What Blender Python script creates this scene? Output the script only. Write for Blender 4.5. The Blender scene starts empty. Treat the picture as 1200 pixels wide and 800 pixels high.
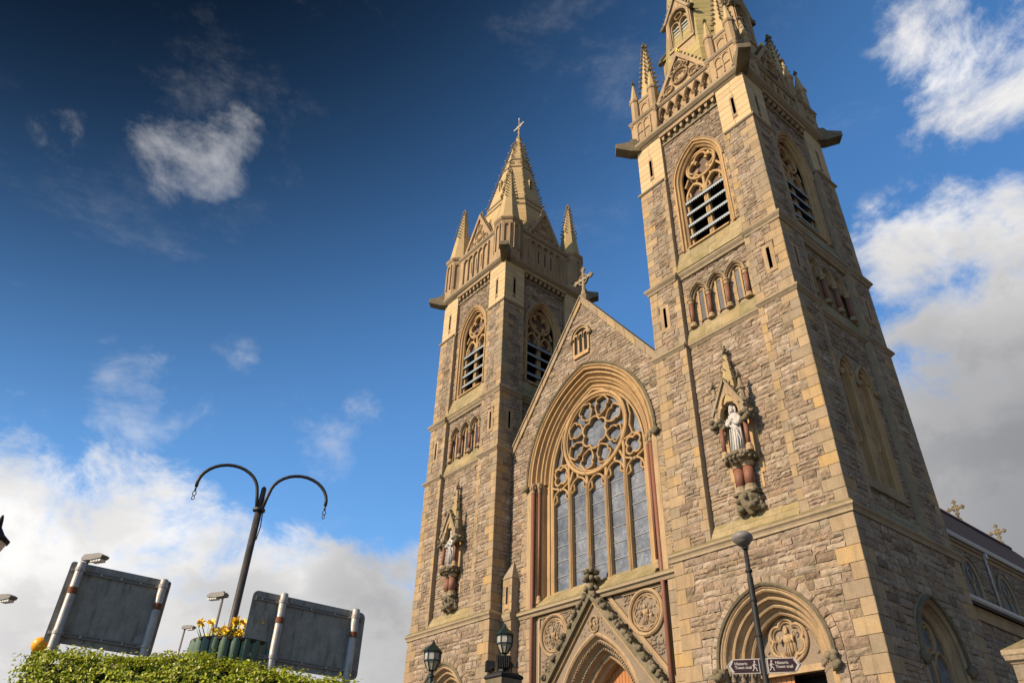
import bpy, bmesh, math, random
import numpy as np
from math import sin, cos, pi, sqrt, radians, acos, atan2, hypot
from mathutils import Vector, Matrix
random.seed(7); rng = np.random.default_rng(7)
sc = bpy.context.scene
COL = sc.collection

# ------------------------------------------------------------------ camera
CAM = (11.109, -23.716, 1.6)
YAW, PITCH, ROLL = radians(51.8195), radians(34.7292), radians(1.964)
fw = Vector((-sin(YAW)*cos(PITCH), cos(YAW)*cos(PITCH), sin(PITCH)))
rt = Vector((cos(YAW), sin(YAW), 0)); up = rt.cross(fw)
rt, up = cos(ROLL)*rt + sin(ROLL)*up, -sin(ROLL)*rt + cos(ROLL)*up
cd = bpy.data.cameras.new('camera'); cam = bpy.data.objects.new('camera', cd); COL.objects.link(cam)
cam.matrix_world = Matrix(((rt.x, up.x, -fw.x, CAM[0]), (rt.y, up.y, -fw.y, CAM[1]), (rt.z, up.z, -fw.z, CAM[2]), (0, 0, 0, 1)))
cd.sensor_width = 36; cd.lens = 36*855.775/1200; cd.clip_start = 0.1; cd.clip_end = 5000
sc.camera = cam

# ------------------------------------------------------------------ light
SUN_AZ, SUN_EL = radians(12), radians(31)      # azimuth: degrees to the left of the facade's normal
SKY_STRENGTH, SUN_STRENGTH = 0.145, 4.7
to_sun = Vector((-sin(SUN_AZ)*cos(SUN_EL), -cos(SUN_AZ)*cos(SUN_EL), sin(SUN_EL)))
sl = bpy.data.lights.new('sun', 'SUN'); so = bpy.data.objects.new('sun', sl); COL.objects.link(so)
sl.energy = SUN_STRENGTH; sl.angle = radians(0.5); sl.color = (1.0, 0.79, 0.56)
so.rotation_euler = (-to_sun).to_track_quat('-Z', 'Y').to_euler(); so.location = (0, -40, 60)
sc.view_settings.view_transform = 'Standard'; sc.view_settings.look = 'None'
sc.view_settings.gamma = 1; sc.view_settings.use_curve_mapping = False; sc.view_settings.exposure = 0.62

w = bpy.data.worlds.new('World'); sc.world = w; w.use_nodes = True
nt = w.node_tree; nt.nodes.clear()
def N(t, **k):
    n = nt.nodes.new(t)
    for a, v in k.items(): setattr(n, a, v)
    return n
def LK(a, b): nt.links.new(a, b)
def M(op, a, b=None, c=None, clamp=False):
    n = N('ShaderNodeMath', operation=op, use_clamp=clamp)
    for i, v in enumerate((a, b, c)):
        if v is None: continue
        if isinstance(v, (int, float)): n.inputs[i].default_value = v
        else: LK(v, n.inputs[i])
    return n.outputs[0]
def MR(v, a, b, c=0.0, d=1.0, smooth=True):
    n = N('ShaderNodeMapRange'); n.interpolation_type = 'SMOOTHSTEP' if smooth else 'LINEAR'
    LK(v, n.inputs[0])
    for i, q in enumerate((a, b, c, d)): n.inputs[1+i].default_value = q
    return n.outputs[0]
sky = N('ShaderNodeTexSky', sky_type='NISHITA'); sky.sun_disc = False
sky.sun_elevation = SUN_EL; sky.sun_rotation = pi + SUN_AZ
sky.altitude = 100; sky.air_density = 1.0; sky.dust_density = 0.15; sky.ozone_density = 3.0
hs = N('ShaderNodeHueSaturation'); hs.inputs['Saturation'].default_value = 1.2; hs.inputs['Value'].default_value = 1.0
LK(sky.outputs[0], hs.inputs['Color'])
tc = N('ShaderNodeTexCoord'); D = tc.outputs['Generated']
# hand-set darkening of the sky, strongest near the zenith on the sun's side
zb = N('ShaderNodeVectorMath', operation='DOT_PRODUCT'); LK(D, zb.inputs[0]); zb.inputs[1].default_value = Vector((-.3, -.3, .9)).normalized()
SKYF = MR(zb.outputs['Value'], .48, .95, 1.0, .035)
def noise(scale, detail, rough, off=(0, 0, 0), zs=1.5):
    mp = N('ShaderNodeMapping'); LK(D, mp.inputs[0]); mp.inputs['Location'].default_value = off
    mp.inputs['Scale'].default_value = (1, 1, zs)
    n = N('ShaderNodeTexNoise'); n.inputs['Scale'].default_value = scale; n.inputs['Detail'].default_value = detail
    n.inputs['Roughness'].default_value = rough; n.inputs['Distortion'].default_value = 0.25
    LK(mp.outputs[0], n.inputs['Vector']); return n.outputs['Fac']
def blobs(lst):
    acc = None
    for (d, r, s) in lst:
        n = N('ShaderNodeVectorMath', operation='DOT_PRODUCT'); LK(D, n.inputs[0])
        v = Vector(d).normalized(); n.inputs[1].default_value = v
        m = MR(n.outputs['Value'], cos(radians(r)), cos(radians(r*0.15)), 0.0, s)
        acc = m if acc is None else M('MAXIMUM', acc, m)
    return acc
SMALL = [((-.728, .062, .683), 5.4, .66), ((-.69, .095, .715), 3.4, .50), ((-.757, -.062, .650), 2.6, .26), ((-.893, .126, .436), 5.8, .74), ((-.87, .19, .44), 3.6, .58),
         ((-.832, .361, .421), 5.0, .52), ((-.85, .207, .484), 4, .38), ((-.80, .365, .476), 3.5, .34)]
BANK_AND_BLOCKERS = [((-.975, .02, .20), 12.5, 1.15), ((-.97, .11, .175), 11.5, 1.15), ((-.96, .225, .145), 11.5, 1.15), ((-.915, .347, .165), 11, 1.15), ((-.865, .46, .20), 10.5, 1.15),
        ((-.99, .1, .05), 25, 1.2), ((-.93, .36, .02), 22, 1.2), ((-.80, .6, .02), 24, 1.2),
        ((-.05, .69, .72), 9.0, .56), ((-.03, .63, .77), 7, .5), ((-.185, .80, .57), 8.5, .66), ((-.11, .83, .55), 9, .76), ((-.225, .76, .61), 5, .42), ((-.25, .86, .43), 9, .95), ((-.18, .87, .44), 12, 1.1), ((-.22, .91, .35), 14, 1.2),
        ((-.1, .98, .15), 30, 1.2), ((.5, .85, .2), 30, 1.0), ((.85, .5, .2), 40, 1.2), ((.95, -.1, .3), 40, 1.2), ((.8, .3, .6), 26, 1.0)]  # the rightward clouds are out of view, added to cut the fill light
n1 = noise(7.5, 10, .64); n2 = noise(7.5, 5, .55, (0.03, 0.05, -0.06)); n3 = noise(2.4, 3, .5, (3, 1, 2))
def density(mask, gain, lo, hi): return M('MULTIPLY', MR(M('ADD', mask, M('MULTIPLY', M('SUBTRACT', n1, 0.5), gain)), lo, hi), MR(mask, .02, .3))
den = M('MAXIMUM', density(blobs(BANK_AND_BLOCKERS), 2.3, .28, .92), M('MULTIPLY', density(blobs(SMALL), 2.9, .30, 1.25), .52))
wisp = M('MULTIPLY', MR(noise(3.2, 8, .7, (7, 2, 4), 2.5), .52, .85), .16)
den = M('MAXIMUM', den, wisp)
greym = blobs([((-.21, .90, .37), 16, .82), ((-.27, .86, .40), 8, .66), ((-.1, .97, .2), 30, 1.0), ((.5, .85, .2), 32, 1.15), ((.85, .5, .2), 42, 1.2), ((.95, -.1, .3), 42, 1.2), ((.8, .3, .6), 28, 1.2), ((-.82, .52, .2), 13, .6), ((-.93, .31, .17), 10, .42), ((-.97, .15, .13), 9, .3)])  # also darkens the added clouds out of view on the right
lit = M('ADD', MR(M('SUBTRACT', n2, n1), -.13, .12, .35, 0.0), MR(n3, .38, .62, 0.0, .28))
cv = M('MULTIPLY', M('SUBTRACT', 1.0, M('MULTIPLY', lit, .55)), M('SUBTRACT', 1.0, M('MULTIPLY', greym, .80)))
cr = N('ShaderNodeMix', data_type='RGBA'); LK(cv, cr.inputs[0])
cr.inputs[6].default_value = (.085, .095, .12, 1); cr.inputs[7].default_value = (.90, .88, .86, 1)
bg1 = N('ShaderNodeBackground'); sm_ = N('ShaderNodeVectorMath', operation='SCALE'); LK(hs.outputs[0], sm_.inputs[0]); LK(SKYF, sm_.inputs['Scale']); LK(sm_.outputs[0], bg1.inputs[0]); bg1.inputs[1].default_value = SKY_STRENGTH
bg2 = N('ShaderNodeBackground'); LK(cr.outputs[2], bg2.inputs[0]); bg2.inputs[1].default_value = 0.80
mx = N('ShaderNodeMixShader'); LK(den, mx.inputs[0]); LK(bg1.outputs[0], mx.inputs[1]); LK(bg2.outputs[0], mx.inputs[2])
wo = N('ShaderNodeOutputWorld'); LK(mx.outputs[0], wo.inputs[0])

# ------------------------------------------------------------------ materials
MATS = {}
def material(name, ramp, rough=.85, island=1.0, noise_scale=3.0, noise_amt=.25, bump=.3, bump_scale=14.0, metallic=0.0, moss=None, moss_amt=0.0, moss_up=False, stain=None, spec=.3, fine=0.0, streak=None):
    """ramp: base colours picked per separate block (random per island) and by noise; moss/stain: growth with a shape of its own"""
    m = bpy.data.materials.new(name); m.use_nodes = True; t = m.node_tree; nd = t.nodes; nd.clear()
    def n(ty, **k):
        x = nd.new(ty)
        for a, v in k.items(): setattr(x, a, v)
        return x
    L = t.links.new
    out = n('ShaderNodeOutputMaterial'); b = n('ShaderNodeBsdfPrincipled'); L(b.outputs[0], out.inputs[0])
    b.inputs['Roughness'].default_value = rough; b.inputs['Metallic'].default_value = metallic
    b.inputs['Specular IOR Level'].default_value = spec
    co = n('ShaderNodeTexCoord').outputs['Object']
    def nz(scale, detail=4, rg=.6, stretch=None):
        x = n('ShaderNodeTexNoise'); x.inputs['Scale'].default_value = scale; x.inputs['Detail'].default_value = detail; x.inputs['Roughness'].default_value = rg
        if stretch:
            mp = n('ShaderNodeMapping'); mp.inputs['Scale'].default_value = stretch; L(co, mp.inputs[0]); L(mp.outputs[0], x.inputs['Vector'])
        else: L(co, x.inputs['Vector'])
        return x.outputs['Fac']
    def math_(op, a, b2, cl=False):
        x = n('ShaderNodeMath', operation=op, use_clamp=cl)
        for i, v in enumerate((a, b2)):
            if isinstance(v, (int, float)): x.inputs[i].default_value = v
            else: L(v, x.inputs[i])
        return x.outputs[0]
    def mr(v, a, c, d=0., e=1.):
        x = n('ShaderNodeMapRange'); L(v, x.inputs[0])
        for i, q in enumerate((a, c, d, e)): x.inputs[1+i].default_value = q
        return x.outputs[0]
    def mix(f, c1, c2, mode='MIX'):
        x = n('ShaderNodeMix', data_type='RGBA', blend_type=mode)
        if isinstance(f, (int, float)): x.inputs[0].default_value = f
        else: L(f, x.inputs[0])
        for i, c in ((6, c1), (7, c2)):
            if isinstance(c, tuple): x.inputs[i].default_value = (*c, 1)
            else: L(c, x.inputs[i])
        return x.outputs[2]
    geo = n('ShaderNodeNewGeometry')
    f1 = nz(noise_scale)
    fac = math_('ADD', math_('MULTIPLY', geo.outputs['Random Per Island'], island), math_('MULTIPLY', math_('SUBTRACT', f1, .5), noise_amt*2), True) if island else mr(f1, .3, .7)
    rp = n('ShaderNodeValToRGB'); L(fac, rp.inputs[0]); e = rp.color_ramp.elements
    k = len(ramp)
    e[0].position = 0; e[0].color = (*ramp[0], 1); e[1].position = 1; e[1].color = (*ramp[-1], 1)
    for i in range(1, k-1):
        q = e.new(i/(k-1)); q.color = (*ramp[i], 1)
    c = rp.outputs[0]
    if fine: c = mix(fine, c, mix(mr(nz(bump_scale*1.7, 5, .7), .3, .7), (.25, .25, .25), (1.5, 1.45, 1.35)), 'MULTIPLY')
    if stain: c = mix(math_('MULTIPLY', mr(nz(.55, 6, .65), .48, .72), stain[1]), c, stain[0])
    if streak: c = mix(math_('MULTIPLY', mr(nz(2.2, 5, .65, streak[2]), .5, .72), streak[1]), c, streak[0])
    if moss:
        f = mr(nz(1.6, 6, .7), .42, .66)
        if moss_up:
            s = n('ShaderNodeSeparateXYZ'); L(geo.outputs['Normal'], s.inputs[0])
            f = math_('MULTIPLY', mr(s.outputs[2], .05, .45), mr(nz(1.6, 6, .7), .25, .5))
        c = mix(math_('MULTIPLY', f, moss_amt), c, moss)
    L(c, b.inputs['Base Color'])
    if bump:
        bp = n('ShaderNodeBump'); bp.inputs['Strength'].default_value = bump; bp.inputs['Distance'].default_value = .03
        L(nz(bump_scale, 6, .65), bp.inputs['Height']); L(bp.outputs[0], b.inputs['Normal'])
    MATS[name] = m
    return m
MOSS = (.075, .08, .018)
ST = ((.095, .078, .055), .5, (2.2, 2.2, .22))       # rain streaks running down the stone
material('rubble', [(.16, .112, .082), (.325, .245, .18), (.225, .168, .13), (.375, .305, .235), (.29, .205, .14), (.30, .245, .20), (.41, .33, .25), (.25, .192, .152), (.35, .26, .18)], noise_amt=.10, bump=.55, bump_scale=9, fine=.5, moss=(.085, .08, .03), moss_amt=.4, noise_scale=5, stain=((.17, .11, .06), .3), streak=ST)
material('ashlar', [(.27, .195, .12), (.36, .255, .145), (.30, .225, .145), (.385, .28, .165), (.31, .225, .14), (.40, .265, .11), (.33, .25, .16), (.25, .195, .135), (.29, .235, .17)], noise_amt=.12, bump=.25, bump_scale=10, stain=((.19, .145, .095), .55), fine=.28, moss=MOSS, moss_amt=.14, noise_scale=2, streak=ST)
material('dressed', [(.30, .21, .12), (.38, .27, .155), (.33, .24, .14)], island=.6, noise_amt=.45, bump=.25, bump_scale=10, stain=((.17, .13, .085), .6), fine=.28, noise_scale=1.3, streak=ST)
material('golden', [(.37, .24, .11), (.43, .285, .14), (.33, .225, .12)], island=.6, noise_amt=.45, bump=.2, bump_scale=10, stain=((.20, .145, .085), .5), fine=.25, noise_scale=1.3, streak=ST)
material('brightened_ashlar', [(.44, .325, .18), (.52, .385, .22), (.48, .345, .19), (.53, .385, .20)], noise_amt=.2, bump=.15, bump_scale=10, stain=((.33, .25, .15), .45), fine=.18, noise_scale=2)  # ashlar colour lightened so the top stage looks more strongly lit
material('lichen_stone', [(.30, .25, .11), (.38, .30, .13), (.33, .265, .11)], island=.5, noise_amt=.4, bump=.2, bump_scale=8, stain=((.20, .175, .06), .6), fine=.22, noise_scale=1.2)
material('spire_stone', [(.38, .285, .145), (.46, .34, .175), (.42, .31, .155)], island=.5, noise_amt=.4, bump=.2, bump_scale=8, stain=((.27, .22, .09), .5), fine=.22, noise_scale=1.2)
material('weathered', [(.26, .205, .14), (.33, .26, .17), (.22, .18, .125)], island=.5, noise_amt=.5, bump=.35, moss=(.105, .092, .030), moss_amt=.75, moss_up=True, stain=((.12, .10, .055), .55), fine=.3)
material('mossy_sill', [(.30, .235, .14), (.36, .28, .165), (.25, .205, .12), (.33, .25, .13)], noise_amt=.2, bump=.25, moss=(.14, .125, .042), moss_amt=.7, stain=((.13, .115, .05), .5), fine=.3)
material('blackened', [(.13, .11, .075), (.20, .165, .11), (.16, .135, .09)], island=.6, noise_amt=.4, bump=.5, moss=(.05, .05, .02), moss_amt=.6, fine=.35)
material('carved', [(.21, .165, .12), (.27, .21, .15)], island=.3, noise_amt=.5, bump=.5, bump_scale=16, stain=((.12, .10, .075), .5), fine=.35)
material('mortar', [(.31, .24, .16), (.24, .185, .125)], island=0, bump=.4, bump_scale=18)
material('red_stone', [(.205, .088, .054), (.155, .07, .046)], island=.5, noise_amt=.4, bump=.12, rough=.6, fine=.15)
material('statue_white', [(.47, .455, .43), (.37, .35, .32)], island=0, streak=((.20, .19, .165), .6, (9, 9, 2)), bump=.15, bump_scale=20, rough=.6)
material('slate', [(.035, .030, .034), (.055, .047, .052)], island=.6, noise_amt=.5, bump=.3, rough=.9, spec=.15, noise_scale=8)
material('ridge_tile', [(.10, .045, .045), (.07, .04, .045)], island=.7, bump=.2)
material('louvre_dark', [(.09, .112, .135), (.12, .145, .17)], island=0, bump=.1, rough=.6)
material('zinc', [(.20, .265, .30), (.28, .345, .375)], island=.4, noise_amt=.4, bump=.1, rough=.5)
material('brown_board', [(.10, .065, .05), (.14, .095, .07)], island=0, bump=.2, rough=.8)
material('wood', [(.40, .17, .055), (.30, .12, .04)], island=.5, noise_amt=.4, bump=.15, rough=.55, streak=((.20, .08, .03), .5, (6, 6, .5)))
material('dark_inside', [(.012, .011, .010), (.016, .015, .014)], island=0, bump=0)
material('gutter_paint', [(.40, .395, .39), (.48, .47, .46)], island=0, bump=.05, rough=.3, spec=.5)
material('black_metal', [(.014, .014, .015), (.022, .021, .021)], island=0, bump=.08, rough=.6, spec=.25)
material('worn_pole', [(.03, .029, .028), (.055, .05, .046)], island=0, noise_amt=.5, noise_scale=6, bump=.1, rough=.5, streak=((.12, .11, .10), .5, (9, 9, 3)))
material('green_metal', [(.006, .014, .010), (.010, .022, .016)], island=0, bump=.08, rough=.4, spec=.5)
material('galvanised', [(.30, .285, .26), (.46, .44, .41)], island=0, noise_scale=9, bump=.08, rough=.5, metallic=.25, streak=((.24, .21, .18), .5, (14, 14, 1.2)))
material('rust_band', [(.22, .085, .04), (.16, .06, .03)], island=0, bump=.2)
material('sign_back', [(.22, .225, .205), (.33, .33, .30)], island=0, noise_scale=5, noise_amt=.5, fine=.2, bump=.08, rough=.55, metallic=.1, streak=((.05, .052, .04), .75, (5, 5, .9)))
material('sign_rail', [(.19, .19, .18), (.23, .23, .22)], island=0, bump=.08, rough=.5, metallic=.2)
material('sign_label', [(.30, .30, .30), (.34, .34, .34)], island=0, bump=0)
material('planter_green', [(.085, .14, .095), (.12, .185, .125)], island=.5, noise_amt=.4, bump=.08, rough=.5, streak=((.03, .055, .03), .6, (8, 8, 1)))
material('soil', [(.03, .02, .014), (.05, .035, .02)], island=0, bump=.5)
material('leaf', [(.24, .31, .010), (.36, .43, .014), (.15, .22, .010), (.50, .52, .03), (.30, .37, .012), (.42, .47, .02), (.22, .17, .05), (.33, .40, .014)], island=1, noise_amt=.05, bump=0, rough=.4, spec=.4)
lt = MATS['leaf'].node_tree; tb = lt.nodes.new('ShaderNodeBsdfTranslucent'); ms_ = lt.nodes.new('ShaderNodeMixShader'); ms_.inputs[0].default_value = .35
pb = next(n for n in lt.nodes if n.type == 'BSDF_PRINCIPLED'); lt.links.new(pb.inputs['Base Color'].links[0].from_socket, tb.inputs[0])
lt.links.new(pb.outputs[0], ms_.inputs[1]); lt.links.new(tb.outputs[0], ms_.inputs[2]); lt.links.new(ms_.outputs[0], next(n for n in lt.nodes if n.type == 'OUTPUT_MATERIAL').inputs[0])
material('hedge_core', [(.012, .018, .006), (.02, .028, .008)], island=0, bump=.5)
material('daffodil_yellow', [(.85, .52, .02), (.85, .66, .06)], island=.8, bump=0, rough=.6)
material('daffodil_leaf', [(.10, .17, .04), (.07, .13, .035)], island=.8, bump=0, rough=.5)
material('beacon_orange', [(.85, .36, .02), (.85, .40, .03)], island=0, bump=0, rough=.3)
material('lantern_glass', [(.30, .27, .20), (.36, .32, .24)], island=0, bump=0, rough=.15, spec=.6)
material('lamp_lens', [(.62, .60, .54), (.7, .68, .6)], island=0, bump=0, rough=.2, spec=.6)
material('lamp_bowl', [(.09, .085, .075), (.12, .11, .10)], island=0, bump=0, rough=.25, spec=.4)
material('lamp_grey', [(.16, .15, .14), (.20, .19, .18)], island=0, bump=.05, rough=.5)
material('sign_brown', [(.026, .007, .007), (.028, .008, .008)], island=0, bump=0, rough=.4)
material('saddle_grey', [(.26, .265, .27), (.34, .34, .34)], island=0, bump=0)
material('sign_white', [(.36, .34, .315), (.40, .375, .35)], island=0, bump=0, rough=.5)
material('paving', [(.10, .09, .08), (.14, .125, .11)], island=.5, bump=.2)
material('asphalt', [(.075, .07, .065), (.10, .095, .088)], island=0, bump=.3, bump_scale=60)
material('gold_leaf', [(.8, .52, .12), (.85, .6, .16)], island=0, bump=0, rough=.35, metallic=.6)

# protective glazing over leaded stained glass: a dull grey blue sheet with the leading showing through
m = bpy.data.materials.new('leaded_glass'); m.use_nodes = True; t = m.node_tree; b = t.nodes['Principled BSDF']
co = t.nodes.new('ShaderNodeTexCoord').outputs['Object']
vo = t.nodes.new('ShaderNodeTexVoronoi'); vo.feature = 'DISTANCE_TO_EDGE'; vo.inputs['Scale'].default_value = 5.5; t.links.new(co, vo.inputs['Vector'])
v2 = t.nodes.new('ShaderNodeTexVoronoi'); v2.inputs['Scale'].default_value = 5.5; t.links.new(co, v2.inputs['Vector'])
n0 = t.nodes.new('ShaderNodeTexNoise'); n0.inputs['Scale'].default_value = .9; n0.inputs['Detail'].default_value = 5; t.links.new(co, n0.inputs['Vector'])
r1 = t.nodes.new('ShaderNodeValToRGB'); r1.color_ramp.elements[0].color = (.075, .088, .11, 1); r1.color_ramp.elements[1].color = (.185, .205, .235, 1)
r1.color_ramp.elements[0].position = .3; r1.color_ramp.elements[1].position = .7; t.links.new(n0.outputs[0], r1.inputs[0])
mm = t.nodes.new('ShaderNodeMix'); mm.data_type = 'RGBA'; mm.inputs[7].default_value = (.075, .085, .11, 1)
mp = t.nodes.new('ShaderNodeMapRange'); mp.inputs[1].default_value = .012; mp.inputs[2].default_value = .05; mp.inputs[3].default_value = .8; mp.inputs[4].default_value = 0.0
t.links.new(vo.outputs['Distance'], mp.inputs[0]); t.links.new(mp.outputs[0], mm.inputs[0]); t.links.new(r1.outputs[0], mm.inputs[6])
m2 = t.nodes.new('ShaderNodeMix'); m2.data_type = 'RGBA'; m2.blend_type = 'SOFT_LIGHT'; m2.inputs[0].default_value = .3; bwn = t.nodes.new('ShaderNodeRGBToBW'); t.links.new(v2.outputs['Color'], bwn.inputs[0])
t.links.new(mm.outputs[2], m2.inputs[6]); t.links.new(bwn.outputs[0], m2.inputs[7])
t.links.new(m2.outputs[2], b.inputs['Base Color']); b.inputs['Roughness'].default_value = .32; b.inputs['Specular IOR Level'].default_value = .5
MATS['leaded_glass'] = m
material('dark_glass', [(.03, .034, .042), (.05, .055, .066)], island=0, bump=.2, bump_scale=6, rough=.35, spec=.3)

# ------------------------------------------------------------------ mesh helpers
ZO = 10.177                       # the facade was surveyed with its own datum; world z = survey z + ZO
ROOT = np.array((-14.08, 4.0, -7.0))
def face_frame(cx, cy, k, half=4.0):
    ad = [(1, 0, 0), (0, 1, 0), (-1, 0, 0), (0, -1, 0)][k]; cdv = [(0, -1, 0), (1, 0, 0), (0, 1, 0), (-1, 0, 0)][k]
    Mx = np.array([ad, (0, 0, 1), cdv], float)             # rows: images of a, b, c
    return Mx, np.array((cx + cdv[0]*half, cy + cdv[1]*half, 0.0))
IDM = (np.eye(3), np.zeros(3))
XYZ = (np.eye(3), np.zeros(3))
def lathe_frame(x, y):            # a = x, b = z, c = -y around a point
    return np.array([(1, 0, 0), (0, 0, 1), (0, -1, 0)], float), np.array((x, y, 0.0))
class MB:
    def __init__(s, F=None, m='ashlar'):
        s.F = F or IDM; s.ch = []; s.n = 0; s.f = []; s.mi = []; s.sm = []; s.m = m; s.rub = []; s.names = []
    def slot(s, m):
        m = m or s.m
        if m not in s.names: s.names.append(m)
        return s.names.index(m)
    def add(s, vs, fs, m=None, smooth=False):
        V = np.asarray(vs, float) @ s.F[0] + s.F[1]; o = s.n; s.ch.append(V); s.n += len(V)
        s.f += [tuple(i+o for i in f) for f in fs]; k = s.slot(m); s.mi += [k]*len(fs); s.sm += [smooth]*len(fs)
    def stone(s, q, c, rock, m=None): s.rub.append((s.F, q, c, rock, m or s.m))
    def flush(s):
        groups = {}
        for F, q, c, rock, m in s.rub: groups.setdefault((id(F), rock, m), (F, []))[1].append((*q, c))
        for (_, rock, m), (F, L) in groups.items():
            A = np.array(L); n = len(A); P = A[:, :8].reshape(n, 4, 2); C = A[:, 8]
            if rock:
                nx, ny = 6, 4
                us = np.linspace(0, 1, nx); vs = np.linspace(0, 1, ny)
                U, Vv = np.meshgrid(us, vs); U = U.ravel(); Vv = Vv.ravel(); K = nx*ny
                pos = (P[:, 0, None]*((1-U)*(1-Vv))[None, :, None] + P[:, 1, None]*(U*(1-Vv))[None, :, None] + P[:, 2, None]*(U*Vv)[None, :, None] + P[:, 3, None]*((1-U)*Vv)[None, :, None])
                edge = ((U == 0) | (U == 1) | (Vv == 0) | (Vv == 1))
                tilt = rng.normal(0, .012, (n, 1))*(U-.5)*2 + rng.normal(0, .012, (n, 1))*(Vv-.5)*2
                z = C[:, None] + rng.uniform(-.010, .02, (n, 1)) + tilt*.8 + rng.normal(0, .010, (n, K)) + np.where(edge, -.014, .015)
                pos = pos + rng.normal(0, .006, (n, K, 2))
                front = np.concatenate([pos, z[..., None]], 2)
                ring = [i for i in range(nx)] + [nx-1 + nx*j for j in range(1, ny)] + [nx*(ny-1)+i for i in range(nx-2, -1, -1)] + [nx*j for j in range(ny-2, 0, -1)]
                back = front[:, ring].copy(); back[..., 2] = C[:, None] - .07
                allv = np.concatenate([front, back], 1); nv = allv.shape[1]
                fs = [(i+nx*j, i+1+nx*j, i+1+nx*(j+1), i+nx*(j+1)) for j in range(ny-1) for i in range(nx-1)]
                R = len(ring); fs += [(ring[(i+1) % R], ring[i], K+i, K+(i+1) % R) for i in range(R)]
            else:
                cen = P.mean(1, keepdims=True)
                d = P - cen; ln = np.abs(d); inn = cen + d*(1 - .008/np.maximum(ln, .02))
                z = C[:, None] + rng.uniform(-.004, .005, (n, 1)) + rng.normal(0, .0015, (n, 4))
                f3 = np.concatenate([inn, z[..., None]], 2); o3 = np.concatenate([P, (z-.008)[..., None]], 2); b3 = np.concatenate([P, np.broadcast_to((C-.07)[:, None, None], (n, 4, 1))], 2)
                allv = np.concatenate([f3, o3, b3], 1); nv = 12
                fs = [(0, 1, 2, 3)] + [(4+(i+1) % 4, (i+1) % 4, i, 4+i) for i in range(4)] + [(8+(i+1) % 4, 4+(i+1) % 4, 4+i, 8+i) for i in range(4)]
            V = allv.reshape(-1, 3) @ F[0] + F[1]; o = s.n; s.ch.append(V); s.n += len(V)
            fa = np.array(fs)[None] + (np.arange(n)*nv)[:, None, None] + o
            s.f += [tuple(x) for x in fa.reshape(-1, 4).tolist()]; k = s.slot(m); s.mi += [k]*(n*len(fs)); s.sm += [False]*(n*len(fs))
        s.rub = []
    def build(s, name, parent=None, church=True, recalc=False):
        s.flush()
        me = bpy.data.meshes.new(name)
        V = np.concatenate(s.ch) if s.ch else np.zeros((0, 3))
        if church: V = V - ROOT
        me.from_pydata(V.tolist(), [], s.f)
        for q in s.names: me.materials.append(MATS[q])
        me.polygons.foreach_set('material_index', s.mi); me.polygons.foreach_set('use_smooth', s.sm)
        if recalc:
            bm = bmesh.new(); bm.from_mesh(me); bmesh.ops.recalc_face_normals(bm, faces=bm.faces); bm.to_mesh(me); bm.free()
        me.update()
        o = bpy.data.objects.new(name, me); COL.objects.link(o)
        if parent: o.parent = parent
        return o
    # ---- shapes
    def box(s, a0, a1, b0, b1, c0, c1, m=None):
        s.add([(a0, b0, c0), (a1, b0, c0), (a1, b1, c0), (a0, b1, c0), (a0, b0, c1), (a1, b0, c1), (a1, b1, c1), (a0, b1, c1)],
              [(3, 2, 1, 0), (4, 5, 6, 7), (0, 1, 5, 4), (1, 2, 6, 5), (2, 3, 7, 6), (3, 0, 4, 7)], m)
    def prism(s, poly, c0, c1, m=None):
        n = len(poly); vs = [(a, b, c0) for a, b in poly] + [(a, b, c1) for a, b in poly]
        s.add(vs, [tuple(range(n-1, -1, -1)), tuple(range(n, 2*n))] + [(i, (i+1) % n, n+(i+1) % n, n+i) for i in range(n)], m)
    def extr(s, prof, a0, a1, m=None):          # profile of (c, b) pulled along a
        n = len(prof); vs = [(a0, b, c) for c, b in prof] + [(a1, b, c) for c, b in prof]
        s.add(vs, [tuple(range(n)), tuple(range(2*n-1, n-1, -1))] + [(i, n+i, n+(i+1) % n, (i+1) % n) for i in range(n)], m)
    def rot(s, prof, n=8, a=0, c=0, ph=None, m=None, smooth=False, sa=1, sc_=1):    # lathe about the vertical through (a, c)
        ph = pi/n if ph is None else ph
        vs = []; fs = []
        for r, b in prof: vs += [(a + r*sa*cos(ph+2*pi*i/n), b, c + r*sc_*sin(ph+2*pi*i/n)) for i in range(n)]
        for j in range(len(prof)-1): fs += [(j*n+i, (j+1)*n+i, (j+1)*n+(i+1) % n, j*n+(i+1) % n) for i in range(n)]
        fs += [tuple(range(n)), tuple(range(len(prof)*n-1, (len(prof)-1)*n-1, -1))]
        s.add(vs, fs, m, smooth)
    def ell(s, a, b, c, ra, rb, rc, m=None, jit=0.0, smooth=True, seg=8, rows=5):
        vs = [(a, b-rb, c)]; fs = []
        for j in range(1, rows):
            th = pi*j/rows
            for i in range(seg):
                q = 1 + (random.uniform(-jit, jit) if jit else 0); ph = 2*pi*i/seg
                vs.append((a+ra*sin(th)*cos(ph)*q, b-rb*cos(th)*q, c+rc*sin(th)*sin(ph)*q))
        vs.append((a, b+rb, c)); L = len(vs)-1
        fs += [(0, 1+(i+1) % seg, 1+i) for i in range(seg)]
        for j in range(rows-2): fs += [(1+j*seg+i, 1+j*seg+(i+1) % seg, 1+(j+1)*seg+(i+1) % seg, 1+(j+1)*seg+i) for i in range(seg)]
        o = 1+(rows-2)*seg; fs += [(o+i, o+(i+1) % seg, L) for i in range(seg)]
        s.add(vs, fs, m, smooth)
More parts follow.
